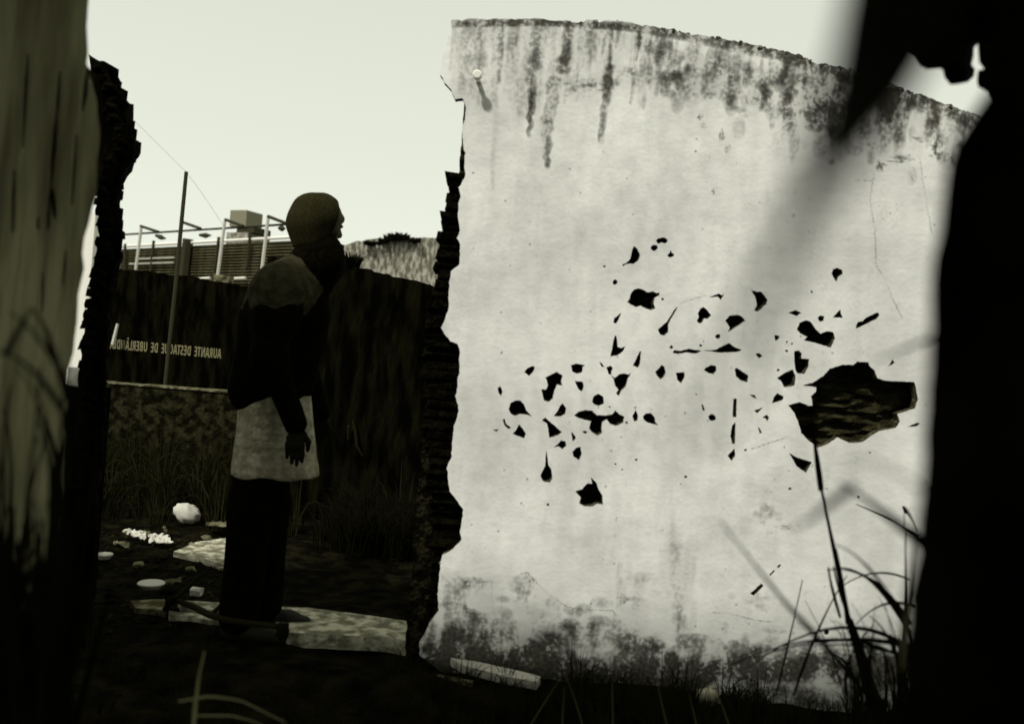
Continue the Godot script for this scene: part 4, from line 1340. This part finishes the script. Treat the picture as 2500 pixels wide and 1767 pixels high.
func build_yard_litter() -> void:
	flat_piece("concrete_sill", "pale broken concrete sill across the foot of the gap", "sill", [630, 1479, 660, 1480, 754, 1483, 900, 1502, 1046, 1523, 1044, 1543, 1017, 1571, 949, 1556, 857, 1551, 744, 1546, 700, 1543, 660, 1507], 0.035, 0.06, M.concrete)
	flat_piece("paving_slab", "grey paving slab in the yard left of the person", "paving slab", [424, 1346, 480, 1322, 560, 1312, 600, 1340, 600, 1385, 544, 1377, 480, 1358], 0.02, 0.06, M.concrete)
	flat_piece("flat_stone", "flat grey stone lying just behind the sill", "stone", [318, 1466, 400, 1462, 405, 1490, 330, 1484], 0.012, 0.04, M.dusty)
	flat_piece("board", "upper of two pale boards lying by the branch", "board", [434, 1464, 530, 1470, 560, 1478, 545, 1492, 500, 1488, 440, 1476], 0.025, 0.03, M.concrete)
	flat_piece("board", "lower narrow pale board lying under the branch", "board", [412, 1491, 513, 1502, 540, 1512, 510, 1512, 412, 1499], 0.025, 0.03, M.concrete)
	flat_piece("step_board", "narrow pale plank lying at the foot of the plaster wall", "plank", [1100, 1606, 1160, 1613, 1250, 1634, 1322, 1652, 1310, 1664, 1230, 1650, 1130, 1624], 0.045, 0.03, M.litter)
	flat_piece("thin_lath", "thin splintered lath lying before the pale plank", "lath", [1066, 1645, 1110, 1652, 1156, 1662, 1150, 1666, 1106, 1656, 1066, 1649], 0.03, 0.02, M.dusty)
	# rubbish
	var p := ground_at(446, 1272, 0.0)
	var bag := put("plastic_bag", ball(Vector3(0, 0.055, 0), 0.088, 0.062, 0.07, 0.25, 12), M.litter)
	bag.position = p
	bag.rotation_degrees = Vector3(0, 10, -22)
	tag(bag, "rounded white stuffed bag lying on the dark yard ground", "bag")
	for q in [[[308, 1312, 355, 1318], [312, 1296, 352, 1304], "crumpled white paper left of the larger torn one", 0.024], [[364, 1326, 424, 1332], [360, 1308, 405, 1306], "torn white paper sheet lying below the white bag", 0.022], [[275, 1330, 318, 1338], [280, 1324, 312, 1326], "faint dirty scrap of paper near the black masonry", 0.016], [[400, 1300, 408, 1304], [396, 1288, 402, 1290], "tiny pale scrap standing above the torn sheet", 0.016], [[500, 1284, 560, 1290], [505, 1276, 560, 1276], "dirty pale scrap right of the white bag", 0.016], [[396, 1428, 440, 1422], [400, 1420, 444, 1412], "grey strip of paper beside the white dish", 0.012]]:
		var l: Array = q[0]
		var h: Array = q[1]
		var m := put("paper_scrap", sheet([ground_at(l[0], l[1], .02), ground_at(l[2], l[3], .02)], [ground_at(h[0], h[1], .02), ground_at(h[2], h[3], .02)], q[3]), M.litter if q[3] > 0.02 else M.dusty)
		tag(m, q[2], "paper", "scraps of paper in the yard")
	var k := 0
	for q in [[254, 1359, 0.042, "small white dish lying alone at the left of the yard"], [368, 1430, 0.062, "larger white dish lying tilted in the middle of the yard"]]:
		var st := begin()
		var c := ground_at(q[0], q[1], 0.03)
		var r: float = q[2]
		tube(st, [c + Vector3(0, -.012, 0), c + Vector3(0, -.010, 0), c + Vector3(0, .012, 0), c + Vector3(0, .016, 0)], [r * .5, r * .62, r, r * .96], 16)
		var m := put("dish", done(st), M.litter)
		tag(m, q[3], "dish")
	var cube := put("white_chip", rough_brick(Vector3(.055, .035, .04), 0.006), M.litter)
	cube.position = ground_at(479, 1444, 0.02)
	tag(cube, "small white chip of tile near the boards", "chip")
	var stone := put("pale_stone", ball(Vector3(0, .01, 0), .045, .035, .035, 0.6, 8), M.concrete)
	stone.position = ground_at(1728, 1706, 0.02)
	tag(stone, "small pale stone in the grass before the plaster wall", "stone")
	for i in 9:
		var u := rng.randf_range(290, 560)
		var v := rng.randf_range(1290, 1470)
		var s := rng.randf_range(.012, .03)
		var m := put("rubble_stone", ball(Vector3(0, 0, 0), s * 1.4, s * 0.8, s, 0.7, 5), M.dusty if i % 3 else M.concrete)
		m.position = ground_at(u, v, 0.015)
		tag(m, "small stone of the rubble strewn over the yard", "stone", "stones strewn over the yard")
	var mm := MultiMesh.new()
	mm.transform_format = MultiMesh.TRANSFORM_3D
	mm.mesh = rough_brick(Vector3(.034, .012, .024), .006)
	mm.instance_count = 420
	for i in 420:
		var g := ground_at(rng.randf_range(230, 620), rng.randf_range(1285, 1530), 0.0)
		mm.set_instance_transform(i, Transform3D(Basis.from_euler(Vector3(rng.randf_range(-.3, .3), rng.randf() * TAU, rng.randf_range(-.3, .3))).scaled(Vector3.ONE * rng.randf_range(.15, .9)), Vector3(g.x, noise.get_noise_2d(g.x * 8.0, g.z * 8.0) * 0.05 - 0.012, g.z)))
	var rub := MultiMeshInstance3D.new()
	rub.name = "rubble"
	rub.multimesh = mm
	rub.material_override = M.low_wall
	add_child(rub)
	tag(rub, "fine grey rubble and chips strewn over the yard floor", "rubble", "", "stuff")
	# bare branches
	var st := begin()
	tube(st, [ground_at(402, 1488, .03), ground_at(425, 1462, .09), ground_at(470, 1420, .12), ground_at(515, 1384, .16)], [.013, .012, .009, .006])
	var b1 := put("branch", done(st), M.blade_dark)
	tag(b1, "dark bare branch slanting up over the boards", "branch")
	st = begin()
	tube(st, [ground_at(420, 1462, .06), ground_at(470, 1480, .08), ground_at(513, 1502, .09), ground_at(560, 1514, .10), ground_at(630, 1524, .11), ground_at(686, 1530, .11)], [.010, .014, .014, .012, .011, .011])
	tube(st, [ground_at(513, 1502, .09), ground_at(540, 1475, .10), ground_at(552, 1466, .12)], [.010, .007, .004])
	var b2 := thing("long_branch", "long curved branch with a dark knob lying in front of the sill", "branch")
	put("stem", done(st), M.blade_mid, b2)
	put("knob", ball(ground_at(690, 1540, .11), .026, .034, .026, 0.5, 8), M.blade_dark, b2)

# ------------------------------------------------------------------ plants

func lf(x: float, y: float, d: float) -> Vector3:
	return pt(1750 + x / 2.3187, y / 2.3187, d)

func build_plants() -> void:
	# dark ground cover, too many to count
	var kinds := []
	for i in 3: kinds.append(tuft([26, 14, 18][i], [0.16, 0.26, 0.20][i], [0.16, 0.08, 0.14][i], [0.006, 0.010, 0.007][i]))
	var spots := [[], [], []]
	for i in 900:
		var x := rng.randf_range(-2.6, 2.4)
		var z := rng.randf_range(-3.2, -1.2)
		var near_path := x > -1.9 and x < -0.1 and z < -2.7
		if near_path and rng.randf() < 0.75: continue
		spots[i % 3].append(Transform3D(Basis(Vector3.UP, rng.randf() * TAU).scaled(Vector3.ONE * rng.randf_range(0.35, 0.95 if z < -2.4 else 0.7)), Vector3(x, -0.03, z)))
	for i in 1500:
		var x := rng.randf_range(-4.6, 0.2)
		var z := rng.randf_range(-8.0, -5.5)
		if x > -2.4 and z > -5.9 + (x + 2.4) * 0.0 and rng.randf() < 0.7: continue
		if x > -1.5 and z < -5.95: continue
		if noise.get_noise_2d(x * 16.0, z * 16.0) < -0.02: continue
		spots[i % 3].append(Transform3D(Basis(Vector3.UP, rng.randf() * TAU).scaled(Vector3.ONE * rng.randf_range(0.8, 2.1)), Vector3(x, -0.03, z)))
	for i in 420:
		spots[0].append(Transform3D(Basis(Vector3.UP, rng.randf() * TAU).scaled(Vector3.ONE * rng.randf_range(0.8, 2.6)), Vector3(rng.randf_range(-0.95, -0.1), -0.03, rng.randf_range(-5.9, -5.2))))
	for i in 240:
		spots[i % 3].append(Transform3D(Basis(Vector3.UP, rng.randf() * TAU).scaled(Vector3.ONE * rng.randf_range(0.3, 0.8)), Vector3(rng.randf_range(-0.35, 2.2), -0.03, rng.randf_range(-3.26, -2.85))))
	for k in 3:
		var mm := MultiMesh.new()
		mm.transform_format = MultiMesh.TRANSFORM_3D
		mm.mesh = kinds[k]
		mm.instance_count = spots[k].size()
		for i in spots[k].size(): mm.set_instance_transform(i, spots[k][i])
		var o := MultiMeshInstance3D.new()
		o.name = numbered("grass")
		o.multimesh = mm
		o.material_override = M.blade_dark if k < 1 else M.blade_mid
		add_child(o)
		tag(o, ["short dark grass covering the ground of yard and foreground", "dark grass mixed among the short ground cover", "lighter dry grass mixed into the dark ground cover"][k], "grass", "", "stuff")
	# pale dry blades that catch light in the yard
	var tufts := [thing("dry_tuft", "pale dry grass tuft leaning over at the left of the weeds, under the lettering", "grass tuft"), thing("dry_tuft", "pale dry blades standing in the weeds just left of the person", "grass tuft")]
	for q in [[300, 905, 340, 882, 378, 930, 8.0, 0], [340, 900, 365, 925, 420, 960, 7.4, 0], [345, 935, 395, 928, 408, 945, 7.2, 0], [270, 930, 300, 890, 330, 900, 7.6, 0], [455, 1000, 480, 960, 500, 935, 6.6, 1], [440, 990, 470, 940, 490, 900, 6.8, 1], [470, 1010, 495, 975, 515, 950, 6.5, 1]]:
		var st := begin()
		blade(st, bezier(pv(q[0], q[1], q[6]), pv(q[2], q[3], q[6]), pv(q[4], q[5], q[6]), 7), 0.010, 0.004)
		put("blade", done(st), M.blade_mid, tufts[q[7]])
	# the reed in front of the pale wall: stem with leaves, base lost in the dark
	var reed := thing("reed", "tall dark reed standing before the big broken patch of the wall", "reed")
	var d := 2.35
	var st := begin()
	tube(st, [pv(2010, 1700, d), pv(1970, 1600, d), pv(1945, 1520, d), pv(1925, 1450, d), pv(1905, 1390, d)], [.022, .020, .0175, .015, .010], 8)
	put("stem", done(st), M.blade_dark, reed)
	for q in [[1905, 1395, 1870, 1230, 1842, 1095, 13, 8], [1842, 1100, 1830, 1010, 1818, 925, 17, 3], [1912, 1400, 1880, 1330, 1870, 1270, 9, 5], [1900, 1400, 1892, 1300, 1875, 1230, 10, 5], [1885, 1385, 1862, 1310, 1858, 1272, 8, 6]]:
		st = begin()
		blade(st, bezier(pv(q[0], q[1], d), pv(q[2], q[3], d - 0.03), pv(q[4], q[5], d - 0.05), 10), q[6] / 1912.0 * d, q[7] / 1912.0 * d)
		put("leaf", done(st), M.blade_dark, reed)
	# arching leaves round its foot
	var arch := thing("grass_tussock", "dark tussock of arching grass blades round the foot of the reed", "grass tussock")
	for q in [[2040, 1400, 1960, 1260, 1856, 1278, 2.2, 10], [2040, 1420, 1960, 1270, 1880, 1272, 2.3, 8], [2060, 1470, 1900, 1330, 1680, 1495, 2.2, 9], [2060, 1500, 1900, 1370, 1640, 1490, 2.25, 6], [2080, 1460, 1900, 1400, 1690, 1475, 2.1, 10], [2080, 1490, 1950, 1430, 1800, 1450, 2.0, 8], [2050, 1360, 1980, 1330, 1920, 1400, 2.3, 6], [2040, 1300, 1960, 1260, 1880, 1320, 2.5, 4], [1780, 1560, 1830, 1400, 1900, 1290, 2.4, 6], [1900, 1560, 1880, 1480, 1960, 1400, 2.3, 7], [1740, 1560, 1770, 1440, 1800, 1300, 2.6, 4], [2010, 1600, 2040, 1350, 2028, 1140, 2.0, 8], [2028, 1138, 2040, 1150, 2056, 1190, 2.0, 7], [2030, 1560, 2010, 1420, 1950, 1380, 2.1, 8], [2045, 1560, 2060, 1420, 2000, 1340, 2.1, 8], [2030, 1400, 1950, 1240, 1870, 1220, 1.5, 8], [2060, 1200, 1990, 1160, 1920, 1130, 2.6, 5]]:
		st = begin()
		var z: float = q[6]
		blade(st, bezier(pv(q[0], q[1], z), pv(q[2], q[3], z), pv(q[4], q[5], z + 0.08), 12), q[7] * 1.4 / 1912.0 * z, 3.0 / 1912.0 * z)
		put("blade", done(st), M.blade_dark, arch)
	for i in 40:
		st = begin()
		var z := rng.randf_range(1.9, 2.5)
		var u := rng.randf_range(1900, 2080)
		var sway := rng.randf_range(-120, 40)
		blade(st, bezier(pv(u, 1600, z), pv(u + sway * 0.3, rng.randf_range(1380, 1480), z), pv(u + sway, rng.randf_range(1330, 1540), z + 0.06), 10), rng.randf_range(3, 7) / 1912.0 * z, 1.6 / 1912.0 * z)
		put("blade", done(st), M.blade_dark, arch)
	# leaves close to the lens, thrown out of focus
	var near := [
		["hanging_leaf", "broad blurred leaf hanging close by from the top right corner", [lf(1120, -300, .26), lf(1010, 60, .245), lf(890, 380, .225), lf(750, 680, .20), lf(590, 980, .18), lf(430, 1300, .165), lf(250, 1700, .155), lf(60, 2150, .15), lf(-120, 2560, .15)], 0.058, 0.0012],
		["hanging_leaf", "smaller blurred leaf hanging between the broad leaf and the ragged masonry", [lf(1260, -260, .27), lf(1170, 100, .255), lf(1060, 340, .24), lf(930, 600, .21)], 0.044, 0.003],
		["near_blade", "blurred blade slanting across the lower right of the wall", [pv(2010, 1640, 1.35), pv(1880, 1480, 1.25), pv(1760, 1350, 1.15), pv(1680, 1250, 1.1), pv(1612, 1165, 1.05)], 0.016, 0.002],
		["near_blade", "blurred bent blade tip leaning on the wall's lower right edge", [pv(2090, 1240, .80), pv(2010, 1170, .80), pv(1930, 1110, .80), pv(1880, 1080, .80)], 0.013, 0.003],
		["near_blade", "thin blurred blade crossing from the dark right wall to the broken patch", [pv(2300, 690, .7), pv(2180, 730, .7), pv(2060, 770, .7), pv(1960, 810, .75)], 0.008, 0.002],
		["near_blade", "faint blurred arc of grass below the broken patch", [pv(2120, 1210, .55), pv(2060, 1090, .5), pv(1960, 1030, .5), pv(1870, 1050, .5)], 0.004, 0.001],
		["near_blade", "faint blurred blade pointing down left below the bent one", [pv(1920, 1090, .6), pv(1860, 1130, .6), pv(1810, 1170, .6), pv(1770, 1190, .6)], 0.008, 0.002],
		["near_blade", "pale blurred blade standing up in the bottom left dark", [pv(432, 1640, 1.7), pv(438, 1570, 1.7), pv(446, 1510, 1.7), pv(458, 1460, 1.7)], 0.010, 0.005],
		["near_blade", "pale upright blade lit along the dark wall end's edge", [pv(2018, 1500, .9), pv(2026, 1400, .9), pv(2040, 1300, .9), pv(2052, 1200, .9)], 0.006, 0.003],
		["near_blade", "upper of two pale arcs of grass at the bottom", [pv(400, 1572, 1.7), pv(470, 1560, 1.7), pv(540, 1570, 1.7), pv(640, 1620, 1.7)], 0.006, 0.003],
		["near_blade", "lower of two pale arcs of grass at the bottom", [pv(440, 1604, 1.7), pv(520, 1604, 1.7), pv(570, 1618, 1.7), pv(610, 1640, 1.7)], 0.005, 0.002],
	]
	for q in near:
		st = begin()
		var path := []
		var src: Array = q[2]
		var curve := Curve3D.new()
		for i in src.size():
			var tan_: Vector3 = (src[mini(i + 1, src.size() - 1)] - src[maxi(i - 1, 0)]) / 6.0
			curve.add_point(src[i], -tan_, tan_)
		for i in 13: path.append(curve.sample_baked(curve.get_baked_length() * i / 12.0))
		blade(st, path, q[3], q[4], Vector3.BACK, 0.35, 0.48 if q[0] == "hanging_leaf" else 1.0)
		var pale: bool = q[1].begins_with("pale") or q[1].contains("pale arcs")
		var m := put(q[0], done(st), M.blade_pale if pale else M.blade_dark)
		tag(m, q[1], "leaf" if q[0] == "hanging_leaf" else "grass blade")
	# the dark clump at lower left, before the pillar
	var clump := thing("grass_tussock", "big dark blurred grass tussock at lower left before the plaster pillar", "grass tussock")
	for i in 84:
		st = begin()
		var z := rng.randf_range(0.95, 1.5)
		var u := rng.randf_range(-40, 150)
		var b0 := pv(u * 1.1 - 10, 1700, z)
		var tip := pv(u + rng.randf_range(-90, 120), rng.randf_range(800, 1300) if i < 26 else rng.randf_range(1080, 1420), z - rng.randf_range(0, .15))
		var midp := b0.lerp(tip, 0.62) + Vector3(rng.randf_range(-.05, .05), rng.randf_range(.06, .16), 0)
		blade(st, bezier(b0, midp, tip, 10), rng.randf_range(.009, .017), 0.003)
		put("blade", done(st), M.blade_dark, clump)
	for q in [[10, 800, 60, 700, 70, 695, 1.0], [190, 960, 120, 760, 20, 700, 1.0], [150, 900, 100, 700, 66, 690, 1.1], [170, 980, 80, 790, -20, 785, 1.0]]:
		st = begin()
		blade(st, bezier(pv(q[0], q[1], q[6]), pv(q[2], q[3], q[6]), pv(q[4], q[5], q[6]), 10), .010, .003)
		put("blade", done(st), M.blade_dark, clump)
	# seed stalks in the grass at the foot of the wall
	for q in [[1180, 1430 + 210, 1230, 1560, 1270, 1500], [1310, 1640, 1290, 1560, 1265, 1510], [1375, 1630, 1372, 1560, 1374, 1490], [1500, 1640, 1480, 1570, 1470, 1500], [1565, 1640, 1555, 1590, 1545, 1555], [1640, 1640, 1620, 1580, 1600, 1530], [1260, 1640, 1262, 1590, 1266, 1540]]:
		st = begin()
		blade(st, bezier(pv(q[0], q[1], 2.6), pv(q[2], q[3], 2.6), pv(q[4], q[5], 2.6), 7), .006, .003)
		var m := put("grass_stalk", done(st), M.blade_dry)
		tag(m, "thin dry stalk rising from the grass at the wall's foot", "grass stalk", "stalks at the foot of the wall")
